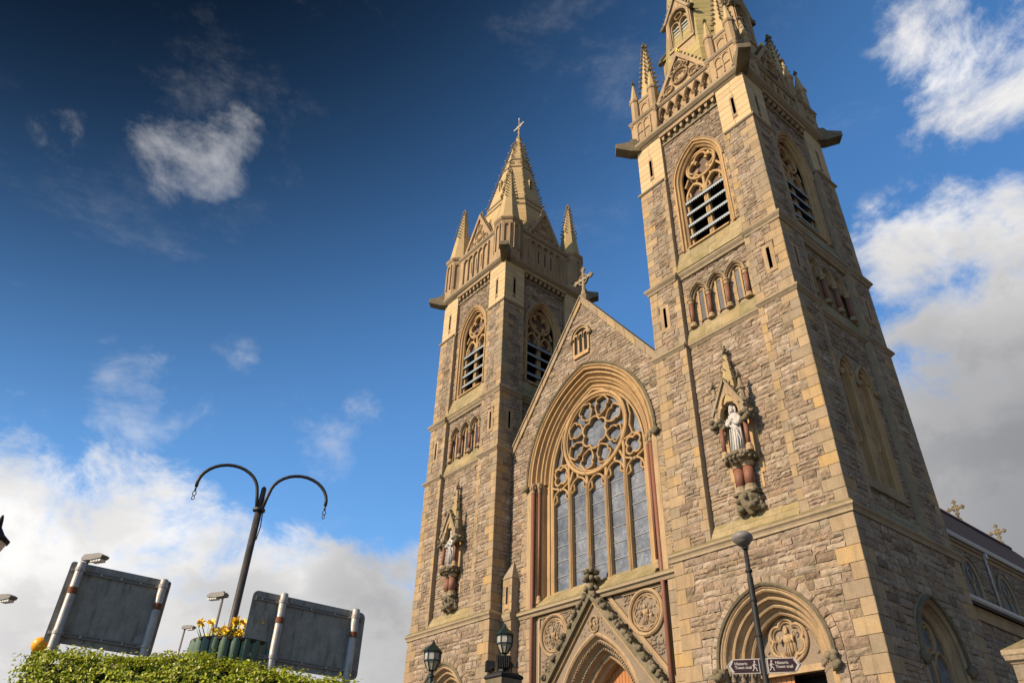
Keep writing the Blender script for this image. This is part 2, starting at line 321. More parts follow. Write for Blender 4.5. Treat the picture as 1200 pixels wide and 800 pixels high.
    def tube(s, pts, r, n=8, m=None, smooth=True):
        P = [Vector(p) for p in pts]; rs = r if isinstance(r, (list, tuple)) else [r]*len(P); vs = []; fs = []; pu = None
        for i, p in enumerate(P):
            d = (P[min(i+1, len(P)-1)] - P[max(i-1, 0)]).normalized()
            if pu is None: pu = d.orthogonal().normalized()
            u = (pu - d*pu.dot(d)).normalized(); v = d.cross(u); pu = u
            vs += [tuple(p + rs[i]*(cos(2*pi*k/n)*u + sin(2*pi*k/n)*v)) for k in range(n)]
        for i in range(len(P)-1): fs += [(i*n+k, i*n+(k+1) % n, (i+1)*n+(k+1) % n, (i+1)*n+k) for k in range(n)]
        fs += [tuple(range(n-1, -1, -1)), tuple(range((len(P)-1)*n, len(P)*n))]
        s.add(vs, fs, m, smooth)
    def bar(s, pts, w, c0, c1, closed=False, ch=.03, m=None):   # stone bar of width w following a line drawn on the wall
        P = [Vector(p) for p in pts]; n = len(P); prof = []
        h = w/2; ch = min(ch, h*.9); prof = [(-h, c0), (-h, c1-ch), (-h+ch, c1), (h-ch, c1), (h, c1-ch), (h, c0)]; k = len(prof); vs = []; fs = []
        for i in range(n):
            a = P[(i-1) % n] if (closed or i) else P[i]; b = P[(i+1) % n] if (closed or i < n-1) else P[i]
            d1 = (P[i]-a); d2 = (b-P[i])
            if d1.length < 1e-6: d1 = d2
            if d2.length < 1e-6: d2 = d1
            d1.normalize(); d2.normalize(); t_ = (d1+d2); t_ = t_.normalized() if t_.length > 1e-4 else d1
            nn = Vector((-t_.y, t_.x)); sc_ = 1/max(.35, nn.dot(Vector((-d1.y, d1.x))))
            vs += [(P[i].x+nn.x*o*sc_, P[i].y+nn.y*o*sc_, c) for o, c in prof]
        for i in range(n if closed else n-1):
            j = (i+1) % n; fs += [(i*k+q, i*k+(q+1) % k, j*k+(q+1) % k, j*k+q) for q in range(k)]
        if not closed: fs += [tuple(range(k)), tuple(range(n*k-1, (n-1)*k-1, -1))]
        s.add(vs, fs, m)
    def mould(s, w_, h, spring, b0, prof, cx=0, n=10, m=None, closed=True):        # profile of (offset, c) swept round a pointed arch and down its jambs
        paths = []
        for d, c in prof:
            p = arch(w_, h, spring, d, n); paths.append([(cx-(w_+d), b0, c)] + [(cx+x, y, c) for x, y in p] + [(cx+(w_+d), b0, c)])
        k = len(prof); L = len(paths[0]); vs = [paths[j][i] for i in range(L) for j in range(k)]; fs = []
        for i in range(L-1): fs += [(i*k+j, (i+1)*k+j, (i+1)*k+(j+1) % k, i*k+(j+1) % k) for j in range(k if closed else k-1)]
        if closed: fs += [tuple(range(k)), tuple(range(L*k-1, (L-1)*k-1, -1))]
        s.add(vs, fs, m)
    def panel(s, a0, a1, b0, b1, c, w_, h, spring, sill, cx=0, n=10, m=None):       # wall sheet with a pointed opening; b1 may be a function of a
        B = b1 if callable(b1) else (lambda a: b1)
        q = []
        if sill > b0: q.append([(a0, b0), (a1, b0), (a1, sill), (a0, sill)])
        q.append([(a0, sill), (cx-w_, sill), (cx-w_, B(cx-w_)), (a0, B(a0))]); q.append([(cx+w_, sill), (a1, sill), (a1, B(a1)), (cx+w_, B(cx+w_))])
        p = [(cx+x, y) for x, y in arch(w_, h, spring, 0, n)]
        for i in range(len(p)-1): q.append([p[i], p[i+1], (p[i+1][0], B(p[i+1][0])), (p[i][0], B(p[i][0]))])
        for f in q: s.add([(a, b, c) for a, b in f], [(0, 1, 2, 3)], m)
    def archfill(s, w_, h, spring, b0, c, cx=0, m=None):
        p = [(cx-w_, b0)] + [(cx+x, y) for x, y in arch(w_, h, spring, 0, 10)] + [(cx+w_, b0)]
        s.add([(a, b, c) for a, b in p], [tuple(range(len(p)))], m)
    def square(s, cx, cy, prof, half=4.0, rec=0.0, bw=1.98, m=None):       # moulding run round a square tower, stepping in by rec at the bays (survey x, y, z)
        rings = [[(cx+x, cy+y, b) for x, y in plan(half+c, rec, bw, c)] for c, b in prof]
        k = len(rings[0]); n = len(prof); vs = [p for r in rings for p in r]; fs = []
        for j in range(n): fs += [(j*k+i, j*k+(i+1) % k, ((j+1) % n)*k+(i+1) % k, ((j+1) % n)*k+i) for i in range(k)]
        F = s.F; s.F = XYZ; s.add(vs, fs, m); s.F = F
def sill_blocks(mb, prof, a0, a1, n, m):      # a weathered slope laid in separate blocks
    cuts = [a0+(a1-a0)*i/n for i in range(n+1)]
    for p, q in zip(cuts, cuts[1:]): mb.extr(prof, p+.004, q-.004, m)
def plan(h, rec, bw, c=0.0):
    if rec <= 0: return [(-h, -h), (h, -h), (h, h), (-h, h)]
    side = [(-h, -h), (-bw+c, -h), (-bw+c, -h+rec), (bw-c, -h+rec), (bw-c, -h)]; out = []
    for k in range(4):
        for x, y in side:
            for _ in range(k): x, y = -y, x
            out.append((x, y))
    return out
def arch(w_, h, spring, d=0.0, n=10):
    r = (w_*w_+h*h)/(2*w_); off = r-w_; R = r+d; ta = acos(max(-1, min(1, -off/R)))
    L = [(off+R*cos(pi+(ta-pi)*i/n), spring+R*sin(pi+(ta-pi)*i/n)) for i in range(n+1)]; L[-1] = (0.0, L[-1][1])
    return L + [(-x, y) for x, y in L[-2::-1]]
def arch_half(w_, h, spring, b, d=0.0):      # half width of the arched opening at height b
    r = (w_*w_+h*h)/(2*w_); off = r-w_; R = r+d; y = b-spring
    if y <= 0: return w_+d
    return sqrt(R*R-y*y)-off if y < sqrt(max(0, R*R-off*off)) else 0
def off_arch(w_, h, d): r = (w_*w_+h*h)/(2*w_); o = r-w_; return w_+d, sqrt((r+d)**2-o*o)
def hole_arch(w_, h, spring, sill, d=0, cx=0): return lambda b: (cx-arch_half(w_, h, spring, b, d), cx+arch_half(w_, h, spring, b, d)) if b > sill and arch_half(w_, h, spring, b, d) > 0 else None
def hole_rect(a0, a1, b0, b1): return lambda b: (a0, a1) if b0 < b < b1 else None
def masonry(mb, a0, a1, b0, b1, c, left=None, right=None, holes=(), H=.5, clip=None, lo=.34, hi=.9, mq='ashlar', mr='rubble', all_ashlar=False):
    nb = max(1, round((b1-b0)/H)); H = (b1-b0)/nb; g = .007
    def rect(x0, x1, y0, y1, rock, m):
        if x1-x0 > .05: mb.stone((x0+g, y0+g, x1-g, y0+g, x1-g, y1-g, x0+g, y1-g), c, rock, m)
    def segs(x0, x1, y):
        S = [(x0, x1)]
        if clip: q = clip(y); S = [(max(x0, q[0]), min(x1, q[1]))]
        for hf in holes:
            q = hf(y)
            if q:
                T = []
                for u, v in S:
                    if q[1] <= u or q[0] >= v: T.append((u, v))
                    else:
                        if q[0]-u > .04: T.append((u, q[0]))
                        if v-q[1] > .04: T.append((q[1], v))
                S = T
        return [z for z in S if z[1]-z[0] > .05]
    for i in range(nb):
        y0, y1 = b0+i*H, b0+(i+1)*H; x0, x1 = a0, a1; ym = (y0+y1)/2
        def q_len(sp): return (sp[0] if (i+sp[2]) % 2 == 0 else sp[1])*random.uniform(.9, 1.08)
        if left:
            l = q_len(left)
            for u, v in segs(a0+.003, a0+l, ym): rect(u, v, y0, y1, False, mq)
            x0 = a0+l
        if right:
            l = q_len(right)
            for u, v in segs(a1-l, a1-.003, ym): rect(u, v, y0, y1, False, mq)
            x1 = a1-l
        if all_ashlar:
            for u, v in segs(x0, x1, ym):
                k = max(1, round((v-u)/.75)); o = random.uniform(-.12, .12); cuts = [u]+[u+(v-u)*(j+o)/k for j in range(1, k)]+[v]
                for p, q in zip(cuts, cuts[1:]): rect(p, q, y0, y1, False, mq)
            continue
        sp = random.choice([(0, .5, 1), (0, .44, 1), (0, .56, 1), (0, .6, 1), (0, .36, .68, 1), (0, .4, 1)])
        for t0, t1 in zip(sp, sp[1:]):
            z0, z1 = y0+H*t0, y0+H*t1
            for u, v in segs(x0, x1, (z0+z1)/2):
                p = u
                while p < v-.02:
                    l = random.uniform(lo, hi) if t1-t0 > .3 else random.uniform(lo*.7, hi*.75)
                    q = v if p+l > v-.22 else p+l
                    rect(p, q, z0, z1, True, mr); p = q
def voussoirs(mb, w_, h, spring, b0, d0, d1, c, k, cx=0, rock=True, m='rubble'):
    A = arch(w_, h, spring, d0, k); B = arch(w_, h, spring, d1, k)
    for i in range(len(A)-1):
        e = .03; p0, p1, q0, q1 = Vector(A[i]), Vector(A[i+1]), Vector(B[i]), Vector(B[i+1])
        u0 = p0.lerp(p1, e); u1 = p1.lerp(p0, e); v0 = q0.lerp(q1, e); v1 = q1.lerp(q0, e)
        mb.stone((cx+u1.x, u1.y, cx+u0.x, u0.y, cx+v0.x, v0.y, cx+v1.x, v1.y), c, rock, m)
    y = spring
    while y > b0+.1:
        y2 = max(b0, y-.42)
        for sgn in (-1, 1):
            x0, x1 = sorted((sgn*(w_+d0), sgn*(w_+d1)))
            mb.stone((cx+x0+.007, y2+.007, cx+x1-.007, y2+.007, cx+x1-.007, y-.007, cx+x0+.007, y-.007), c, rock, m)
        y = y2
def foil(cx, cy, R, r, n, ph=0.0, seg=7):      # outline of a multifoil: n lobes of radius r centred on a circle of radius R
    pts = []
    # lobes meet where neighbouring circles cross
    dd = R*sin(pi/n); hh = sqrt(max(1e-6, r*r-dd*dd)); px = R*cos(pi/n)+hh     # the cusp: outer crossing of neighbouring circles
    for i in range(n):
        t = ph+2*pi*i/n; c = Vector((R*cos(t), R*sin(t)))
        p0 = Vector((px*cos(t-pi/n), px*sin(t-pi/n)))-c; p1 = Vector((px*cos(t+pi/n), px*sin(t+pi/n)))-c
        a0 = atan2(p0.y, p0.x); a1 = atan2(p1.y, p1.x)
        while a1 < a0: a1 += 2*pi
        for j in range(seg): a = a0+(a1-a0)*j/seg; pts.append((cx+c.x+r*cos(a), cy+c.y+r*sin(a)))
    return pts
def circle(cx, cy, r, n=28, a0=0, a1=2*pi): return [(cx+r*cos(a0+(a1-a0)*i/n), cy+r*sin(a0+(a1-a0)*i/n)) for i in range(n if abs(a1-a0) > 6.28 else n+1)]
def column(mb, a, c, b0, b1, r, mshaft='red_stone', mcap='dressed', foliage=True, n=12, base=.3, cap=.34):
    mb.rot([(r*1.75, b0), (r*1.75, b0+base*.3), (r*1.45, b0+base*.45), (r*1.55, b0+base*.62), (r*1.1, b0+base)], n, a, c, m=mcap)
    mb.rot([(r, b0+base*.95), (r, b1-cap*.95)], n, a, c, m=mshaft, smooth=True)
    mb.rot([(r*1.25, b1-cap), (r*1.25, b1-cap*.9), (r*1.0, b1-cap*.86), (r*1.35, b1-cap*.4), (r*1.75, b1-cap*.25), (r*1.85, b1-cap*.2), (r*1.85, b1)], n, a, c, m=mcap)
    if foliage:
        for i in range(7):
            t = 2*pi*i/7; mb.ell(a+r*1.5*cos(t), b1-cap*.42, c+r*1.5*sin(t), r*.42, cap*.2, r*.42, mcap, .25, True, 6, 4)
def crocket(mb, a, b, c, da, dc, s_, m=None):      # a leaf knob growing out along (da, dc)
    mb.ell(a+da*s_*.6, b, c+dc*s_*.6, s_*.34+abs(da)*s_*.5, s_*.3, s_*.34+abs(dc)*s_*.5, m, .15, True, 6, 4)
    mb.ell(a+da*s_*1.15, b+s_*.28, c+dc*s_*1.15, s_*.4, s_*.34, s_*.4, m, .25, True, 6, 4)
def finial(mb, a, c, b, s_, m=None):
    mb.rot([(s_*.2, b-s_*.3), (s_*.34, b), (s_*.16, b+s_*.15), (s_*.14, b+s_*.6), (s_*.16, b+s_*1.3), (s_*.05, b+s_*1.9)], 8, a, c, m=m)
    for t in range(4):
        x, z = cos(pi*t/2), sin(pi*t/2)
        mb.ell(a+x*s_*.4, b+s_*.62, c+z*s_*.4, s_*.26, s_*.24, s_*.26, m, .2, True, 6, 4); mb.ell(a+x*s_*.26, b+s_*1.15, c+z*s_*.26, s_*.2, s_*.2, s_*.2, m, .2, True, 6, 4)
    mb.ell(a, b+s_*1.75, c, s_*.22, s_*.26, s_*.22, m, .2, True, 6, 4)
def spirelet(mb, a, c, r0, b0, r1, b1, rows, cs, m='spire_stone', mc=None, n=8, start=.12):
    mb.rot([(r0, b0), (r1, b1)], n, a, c, m=m)
    for j in range(rows):
        f = start+(1-start)*(j+.5)/rows; r = r0+(r1-r0)*f; b = b0+(b1-b0)*f
        for i in range(n):
            t = pi/n+2*pi*i/n; crocket(mb, a+r*cos(t), b, c+r*sin(t), cos(t), sin(t), cs*(1-.35*f), mc or m)
def empty(name, loc, label=None, cat=None, group=None, rz=0):
    o = bpy.data.objects.new(name, None); COL.objects.link(o); o.location = loc; o.rotation_euler = (0, 0, rz); o.empty_display_size = .3
    return tag(o, label, cat, group)
def tag(o, label=None, cat=None, group=None, kind=None):
    for k, v in (('label', label), ('category', cat), ('group', group), ('kind', kind)):
        if v: o[k] = v
    return o
def copy_tree(o, parent=None):
    c = o.copy(); COL.objects.link(c)
    if parent: c.parent = parent
    for ch in [x for x in COL.objects if x.parent == o]: copy_tree(ch, c)
    return c

# ------------------------------------------------------------------ the church
church = empty('church', tuple(ROOT + (0, 0, ZO)), 'twin towered Gothic stone church with a great traceried west window', 'church')
T1C, T2C = (-4.0, 4.0), (-24.165, 4.0)
DX2 = T2C[0]-T1C[0]
FR = {(t, k): face_frame(*(T1C if t == 1 else T2C), k) for t in (1, 2) for k in range(4)}
BW = 1.98
shared = []                                            # parts that both towers have
# ---- tower masonry
C0, C1, B1, C2, B2, C3, B3, C4 = -.06, -.12, -.40, -.15, -.42, -.20, -.45, -.24
tw = MB(FR[1, 0], 'mortar')
def body(b0, b1, c, rec, depth, bw=BW):
    P = [(T1C[0]+x, T1C[1]+y) for x, y in plan(4+c-.04, depth, bw)]
    n = len(P); F = tw.F; tw.F = XYZ
    tw.add([(x, y, b0) for x, y in P]+[(x, y, b1) for x, y in P], [tuple(range(n-1, -1, -1)), tuple(range(n, 2*n))]+[(i, (i+1) % n, n+(i+1) % n, n+i) for i in range(n)], 'mortar'); tw.F = F
DW, DH, DS = 2.10, 2.42, -3.05                        # doorway: half width, rise, springing
SW, SH, SS = 1.42, 1.9, -3.0                          # side window
LW, LH, LS = .60, .85, 8.0                            # side lancets
BWW, BWH, BWS, BWB = 1.25, 2.05, 21.55, 16.9          # belfry window
body(-7.2, 1.45, C0, 0, 2.2, 2.6)
body(1.3, 11.1, C1, 0, 1.3); body(11.0, 15.3, C2, 0, 1.3); body(15.2, 22.4, C3, 0, 1.5); body(22.3, 26.3, C4, 0, 1.5)
for k in range(4):
    tw.F = FR[1, k]; vis = k < 2
    # stage 0
    c = C0-.04
    if k == 0: tw.panel(-2.6, 2.6, -7.2, 1.4, c, DW, DH, DS, -7.2, m='mortar')
    elif k == 1: tw.panel(-2.6, 2.6, -7.2, 1.4, c, SW, SH, SS, -6.3, m='mortar')
    else: tw.box(-2.6, 2.6, -7.2, 1.4, c-.2, c, 'mortar')
    if vis:
        hl = [hole_arch(DW+.06, DH, DS, -9, .46)] if k == 0 else [hole_arch(SW, SH, SS, -6.3, .34)]
        masonry(tw, -4+.06, 4-.06, -5.6, 1.22, C0, (.95, .52, k), (.95, .52, k+1), hl, H=.56)
        if k == 0: voussoirs(tw, DW, DH, DS, -5.6, .13, .48, C0+.02, 11)
        else: voussoirs(tw, SW, SH, SS, -5.6, .12, .36, C0+.02, 8, rock=False, m='ashlar')
    # stage 1
    cb = B1-.04
    tw.box(-BW, BW, 1.4, 11.2, cb-.25, cb, 'mortar') if k != 1 else None
    sill_blocks(tw, [(-.07, 1.62), (-.24, 1.955), (-.245, 1.955), (-.7, 1.955), (-.7, 1.5), (-.07, 1.5)], -BW+.01, BW-.01, 4, 'mossy_sill'); sill_blocks(tw, [(-.238, 1.962), (-.42, 2.3), (-.7, 2.3), (-.7, 1.962)], -BW+.01, BW-.01, 5, 'mossy_sill')
    if k == 1:
        for x in (-.72, .72): tw.panel(x-1.26 if x < 0 else 0, 0 if x < 0 else x+1.26, 1.4, 11.2, cb, *off_arch(LW-.14, LH, .16), LS, 3.3, cx=x, m='mortar')
        masonry(tw, -BW+.02, BW-.02, 2.28, 10.95, B1, None, None, [hole_rect(-1.5, 1.5, 2.95, 9.35)], H=.5)
        masonry(tw, -1.5, 1.5, 2.95, 9.35, B1+.01, holes=[hole_arch(LW, LH, LS, 3.3, .02, -.72), hole_arch(LW, LH, LS, 3.3, .02, .72)], H=.48, all_ashlar=True)
    elif k == 0:
        masonry(tw, -BW+.02, BW-.02, 2.28, 10.95, B1, None, None, [], H=.43)
    if vis:
        masonry(tw, BW, 4+C1, 1.66, 10.98, C1, (.42, .28, k), (.85, .48, k+1), H=.46)
        masonry(tw, -4-C1, -BW, 1.66, 10.98, C1, (.85, .48, k), (.42, .28, k+1), H=.46)
        # stage 2
        masonry(tw, BW, 4+C2, 11.28, 15.08, C2, (.48, .30, k), (.85, .50, k), [hole_rect(2.72, 3.28, 12.45, 14.05)], H=.5)
        masonry(tw, -4-C2, -BW, 11.28, 15.08, C2, (.85, .50, k), (.48, .30, k), [hole_rect(-3.28, -2.72, 12.45, 14.05)], H=.5)
        # stage 3
        masonry(tw, BW, 4+C3, 15.6, 22.3, C3, (.42, .28, k), (.85, .48, k+1), H=.44)
        masonry(tw, -4-C3, -BW, 15.6, 22.3, C3, (.85, .48, k), (.42, .28, k+1), H=.44)
        masonry(tw, -BW+.02, BW-.02, 16.85, 25.2, B3, None, None, [hole_arch(BWW, BWH, BWS, BWB, .36)], H=.44, hi=.75)
        # stage 4: plain ashlar
        for a0, a1 in ((BW, 4+C4), (-4-C4, -BW)):
            masonry(tw, a0, a1, 22.55, 25.98, C4, None, None, [hole_rect((a0+a1)/2-.14, (a0+a1)/2+.14, 23.15, 24.85)], H=.43, all_ashlar=True, mq='brightened_ashlar')
        for b0, b1, cc, am in ((12.45, 14.05, C2, 3.0), (23.15, 24.85, C4, 2.88)):
            for sg in (-1, 1):
                a = sg*am; e = .28 if b0 < 20 else .14
                tw.box(a-e, a+e, b0, b1, cc-.06, cc-.045, 'ashlar')
                s_ = .085
                tw.box(a-e, a-s_, b0, b1, cc-.05, cc+.004, 'dressed'); tw.box(a+s_, a+e, b0, b1, cc-.05, cc+.004, 'dressed')
                tw.box(a-s_, a+s_, b1-.2, b1, cc-.05, cc+.003, 'dressed'); tw.box(a-s_, a+s_, b0, b0+.2, cc-.05, cc+.003, 'dressed')
                tw.box(a-s_, a+s_, b0+.2, b1-.2, cc-.044, cc-.040, 'dark_inside')
    [sill_blocks(tw, [(-.12-.19*j/1., 15.42+.7*j), (-.12-.19*(j+1), 15.413+.7*(j+1)), (-.75, 15.413+.7*(j+1)), (-.75, 15.42+.7*j)], -BW+.01, BW-.01, 4+j, 'mossy_sill') for j in (0, 1)]
    cb = B3-.04
    if vis: tw.panel(-BW, BW, 15.3, 26.2, cb, *off_arch(BWW, BWH, .30), BWS, BWB, m='mortar')
    else: tw.box(-BW, BW, 15.3, 26.2, cb-.25, cb, 'rubble')
    if not vis: tw.box(-BW, BW, 11, 15.3, B2-.3, B2, 'rubble')
    # corbel table
    tw.extr([(B3-.1, 25.2), (B3+.10, 25.2), (B3+.12, 25.27), (B3+.04, 25.33), (B3-.1, 25.33)], -BW, BW, 'weathered')
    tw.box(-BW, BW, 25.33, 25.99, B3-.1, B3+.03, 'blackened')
    if vis:
        for i in range(9):
            a = -1.76+i*.44; tw.prism([(a-.1, 25.74), (a-.06, 25.45), (a+.06, 25.45), (a+.1, 25.74)], B3, B3+.24, 'dressed')
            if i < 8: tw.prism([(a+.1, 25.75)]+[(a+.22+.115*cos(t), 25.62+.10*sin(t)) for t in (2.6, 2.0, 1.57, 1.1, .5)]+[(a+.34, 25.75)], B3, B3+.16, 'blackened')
    tw.box(-BW, BW, 25.75, 25.99, B3, -.13, 'dressed')
# back stones need no courses: they are never seen
tower1 = tw.build('tower', church)
# ---- string courses
sg = MB(m='weathered')
cx, cy = T1C
sg.square(cx, cy, [(-.3, 1.2), (.0, 1.2), (.0, 1.29), (.03, 1.36), (.09, 1.42), (.09, 1.50), (-.10, 1.68), (-.3, 1.68)])
stringA = sg.build('string_course', tower1)
sg = MB(m='weathered'); sg.square(cx, cy, [(-.35, 10.93), (-.10, 10.93), (-.02, 11.03), (.03, 11.08), (.03, 11.16), (-.14, 11.32), (-.35, 11.32)], rec=.28); sg.build('string_course', tower1)
sg = MB(m='weathered'); sg.square(cx, cy, [(-.45, 15.05), (-.1, 15.05), (-.06, 15.16), (-.02, 15.2), (.05, 15.30), (.05, 15.38), (-.17, 15.62), (-.45, 15.62)], rec=.2); sg.build('string_course', tower1)
for ux, uy in ((-1, -1), (1, -1), (1, 1), (-1, 1)):
    sg = MB(m='weathered'); sg.square(cx+ux*2.99, cy+uy*2.99, [(-.5, 22.28), (-.18, 22.28), (-.10, 22.34), (-.08, 22.42), (-.22, 22.6), (-.5, 22.6)], half=1.01); sg.build('string_course', tower1)
sg = MB(m='weathered'); sg.square(cx, cy, [(-.5, 25.97), (-.2, 25.97), (-.12, 26.05), (-.06, 26.08), (.08, 26.22), (.10, 26.36), (-.02, 26.46), (-.5, 26.5)]); sg.build('cornice', tower1)
# ---- belfry windows
for k in (0, 1):
    g = MB(FR[1, k], 'golden'); c = B3
    g.mould(BWW, BWH, BWS, BWB-.1, [(.0, c-.32), (.0, c-.20), (.06, c-.13), (.10, c-.17), (.13, c-.04), (.20, c-.0), (.24, c-.05), (.27, c+.07), (.36, c+.07), (.38, c-.06)], n=12)
    g.mould(BWW, BWH, BWS, BWS-.05, [(.37, c-.02), (.37, c+.10), (.41, c+.13), (.46, c+.08), (.46, c-.02)], n=12, m='dressed')
    # quoined jambs
    for i in range(11):
        y0 = BWB+.02+i*.42; e = .52 if i % 2 else .40
        for s_ in (-1, 1):
            x0, x1 = sorted((s_*(BWW+.36), s_*(BWW+.36+e-.3)))
            g.stone((x0, y0, x1, y0, x1, y0+.41, x0, y0+.41), c+.012, False, 'golden')
    g.extr([(c+.06, BWB-.12), (c+.06, BWB-.02), (c-.30, BWB+.35), (c-.7, BWB+.35), (c-.7, BWB-.12)], -BWW, BWW, 'golden')
    win = g.build('belfry_window', church)
    t = MB(FR[1, k], 'golden'); z0, z1 = c-.62, c-.36
    lx = .63; lw, lh, ls = .50, .82, 20.45
    # plate of the head: mullion, two lancet heads, the circle with its quatrefoil, cusps in the spandrels
    t.bar([(0, BWB+.3), (0, 20.9)], .17, z0, z1, m='golden')
    for x in (-lx, lx):
        p = [(x-lw-.06, BWB+.3)] + [(x+u, v) for u, v in arch(lw+.06, lh+.05, ls, 0, 7)] + [(x+lw+.06, BWB+.3)]
        t.bar(p, .14, z0, z1)
        for s_ in (-1, 1): t.bar([(x+s_*.56, ls+.05), (x+s_*.30, ls+.12), (x+s_*.34, ls+.42)], .09, z0, z1-.04)
    t.bar(circle(0, 22.42, .93, 28), .15, z0, z1+.03, True)
    t.bar(foil(0, 22.42, .43, .40, 4, 0), .11, z0, z1, True, m='golden')
    for q in range(4):
        a = pi/4+q*pi/2; t.bar([(.40*cos(a), 22.42+.40*sin(a)), (.86*cos(a), 22.42+.86*sin(a))], .22, z0, z1-.05)
    t.bar([(-1.2, 21.4), (-.93, 21.85)], .12, z0, z1); t.bar([(1.2, 21.4), (.93, 21.85)], .12, z0, z1); t.bar([(0, 20.9), (0, 21.5)], .16, z0, z1); t.bar([(-.62, 21.2), (-.3, 21.6)], .1, z0, z1-.05); t.bar([(.62, 21.2), (.3, 21.6)], .1, z0, z1-.05)
    t.build('tracery', win)
    bk = MB(FR[1, k]); bk.archfill(BWW+.05, BWH, BWS, 20.35, c-.66, m='brown_board'); bk.box(-BWW-.05, BWW+.05, BWB, 20.4, c-1.02, c-.98, 'dark_inside'); bk.build('backing_board', win)
    for i in range(4):
        lv = MB(FR[1, k], 'louvre_dark'); b = 17.72+i*.80
        lv.extr([(c-.26, b), (c-.26, b+.12), (c-.95, b+.68), (c-.95, b+.57)], -BWW+.02, BWW-.02)
        o = lv.build('louvre', win)
        lp = MB(FR[1, k], 'zinc'); lp.extr([(c-.235, b-.05), (c-.235, b+.06), (c-.33, b+.15), (c-.34, b+.13), (c-.255, b+.05), (c-.255, b-.05)], -BWW+.01, BWW-.01)
        for j in range(19): x = -BWW+.07+j*(2*BWW-.14)/18; lp.prism([(x-.055, b-.04), (x, b-.12), (x+.055, b-.04)], c-.25, c-.236, 'saddle_grey')
        lp.build('lead_lip', o)
    shared.append(win)
# ---- arcades
for k in (0, 1):
    g = MB(FR[1, k], 'dressed'); c = B2
    xs = [-1.57, -.523, .523, 1.57]; w_, h_, sp_ = .40, .62, 13.66
    for i in range(3):
        x = (xs[i]+xs[i+1])/2; e0 = xs[i] if i else -BW; e1 = xs[i+1] if i < 2 else BW
        g.panel(e0, e1, 13.62, 15.2, c-.05, *off_arch(w_, h_, .10), sp_, 13.62, cx=x, m='mortar')
        g.mould(w_, h_, sp_, 13.6, [(-.0, c-.20), (.0, c-.10), (.04, c-.08), (.07, c-.12), (.085, c+.03), (.13, c+.03), (.14, c-.04)], cx=x, n=8)
        g.mould(w_, h_, sp_, sp_, [(.13, c-.05), (.13, c+.09), (.17, c+.11), (.20, c+.04), (.20, c-.05)], cx=x, n=8, m='weathered')
        # slit in the recessed wall
        g.box(x-.13, x+.13, 12.35, 14.0, c-.205, c-.195, 'dark_glass')
        for s_ in (-1, 1): g.box(x+s_*.13-(.09 if s_ < 0 else 0), x+s_*.13+(.09 if s_ > 0 else 0), 12.3, 14.1, c-.22, c-.16, 'golden')
        masonry(g, x-.5, x+.5, 12.0, 14.5, c-.22, holes=[hole_rect(x-.2, x+.2, 12.2, 14.2)], H=.4, all_ashlar=True)
    masonry(g, -BW+.02, BW-.02, 14.05, 15.05, c, holes=[hole_arch(w_, h_, sp_, 13, .17, (xs[i]+xs[i+1])/2) for i in range(3)], H=.33)
    for s_ in (-1, 1): a0, a1 = sorted((s_*1.72, s_*(BW-.02))); masonry(g, a0, a1, 12.0, 14.05, c, H=.4, all_ashlar=True)
    g.box(-BW, BW, 11.1, 15.2, c-.5, c-.26, 'mortar')
    sill_blocks(g, [(c+.14, 11.3), (c-.05, 12.0), (c-.38, 12.06), (c-.38, 11.2), (c+.14, 11.2)], -BW+.01, BW-.01, 4, 'mossy_sill')
    ar = g.build('blind_arcade', church)
    for x in xs:
        cm = MB(FR[1, k]); column(cm, x, c+.0, 12.02, 13.64, .105, foliage=False, n=12, base=.26, cap=.26); cm.build('column', ar)
    shared.append(ar)
# ---- side lancets (right face)
g = MB(FR[1, 1], 'golden'); c = B1
for x in (-.72, .72):
    g.mould(LW-.14, LH, LS, 3.3, [(.0, c-.30), (.0, c-.10), (.06, c-.04), (.10, c-.08), (.14, c+.02), (.2, c+.03), (.2, c-.05)], cx=x, n=9)
    g.mould(LW-.14, LH, LS, LS, [(.2, c-.05), (.2, c+.10), (.26, c+.12), (.31, c+.04), (.31, c-.05)], cx=x, n=9, m='dressed')
    g.box(x-.48, x+.48, 3.2, 9.0, c-.32, c-.30, 'golden')
    for y0, y1, m_ in ((3.45, 4.85, 'sign_white'), (6.2, 8.3, 'dark_inside')):
        g.box(x-.2, x+.16, y0, y1, c-.298, c-.29, m_ if m_ == 'dark_inside' else 'gutter_paint')
    g.bar(circle(x, 5.5, .36, 18), .1, c-.3, c-.22, True)
for x in (-1.42, 0, 1.42): g.ell(x, LS-.02, c+.12, .16, .16, .14, 'dressed', .2)
g.extr([(c+.1, 2.9), (c+.1, 3.0), (c-.1, 3.2), (c-.3, 3.2), (c-.3, 2.9)], -1.55, 1.55, 'weathered')
for i in range(4): 
    for s_ in (0,): g.box(-.12, .12, 4.2+i*.95, 4.55+i*.95, c+.012, c+.028, 'rubble')
shared.append(g.build('lancet_window', church))
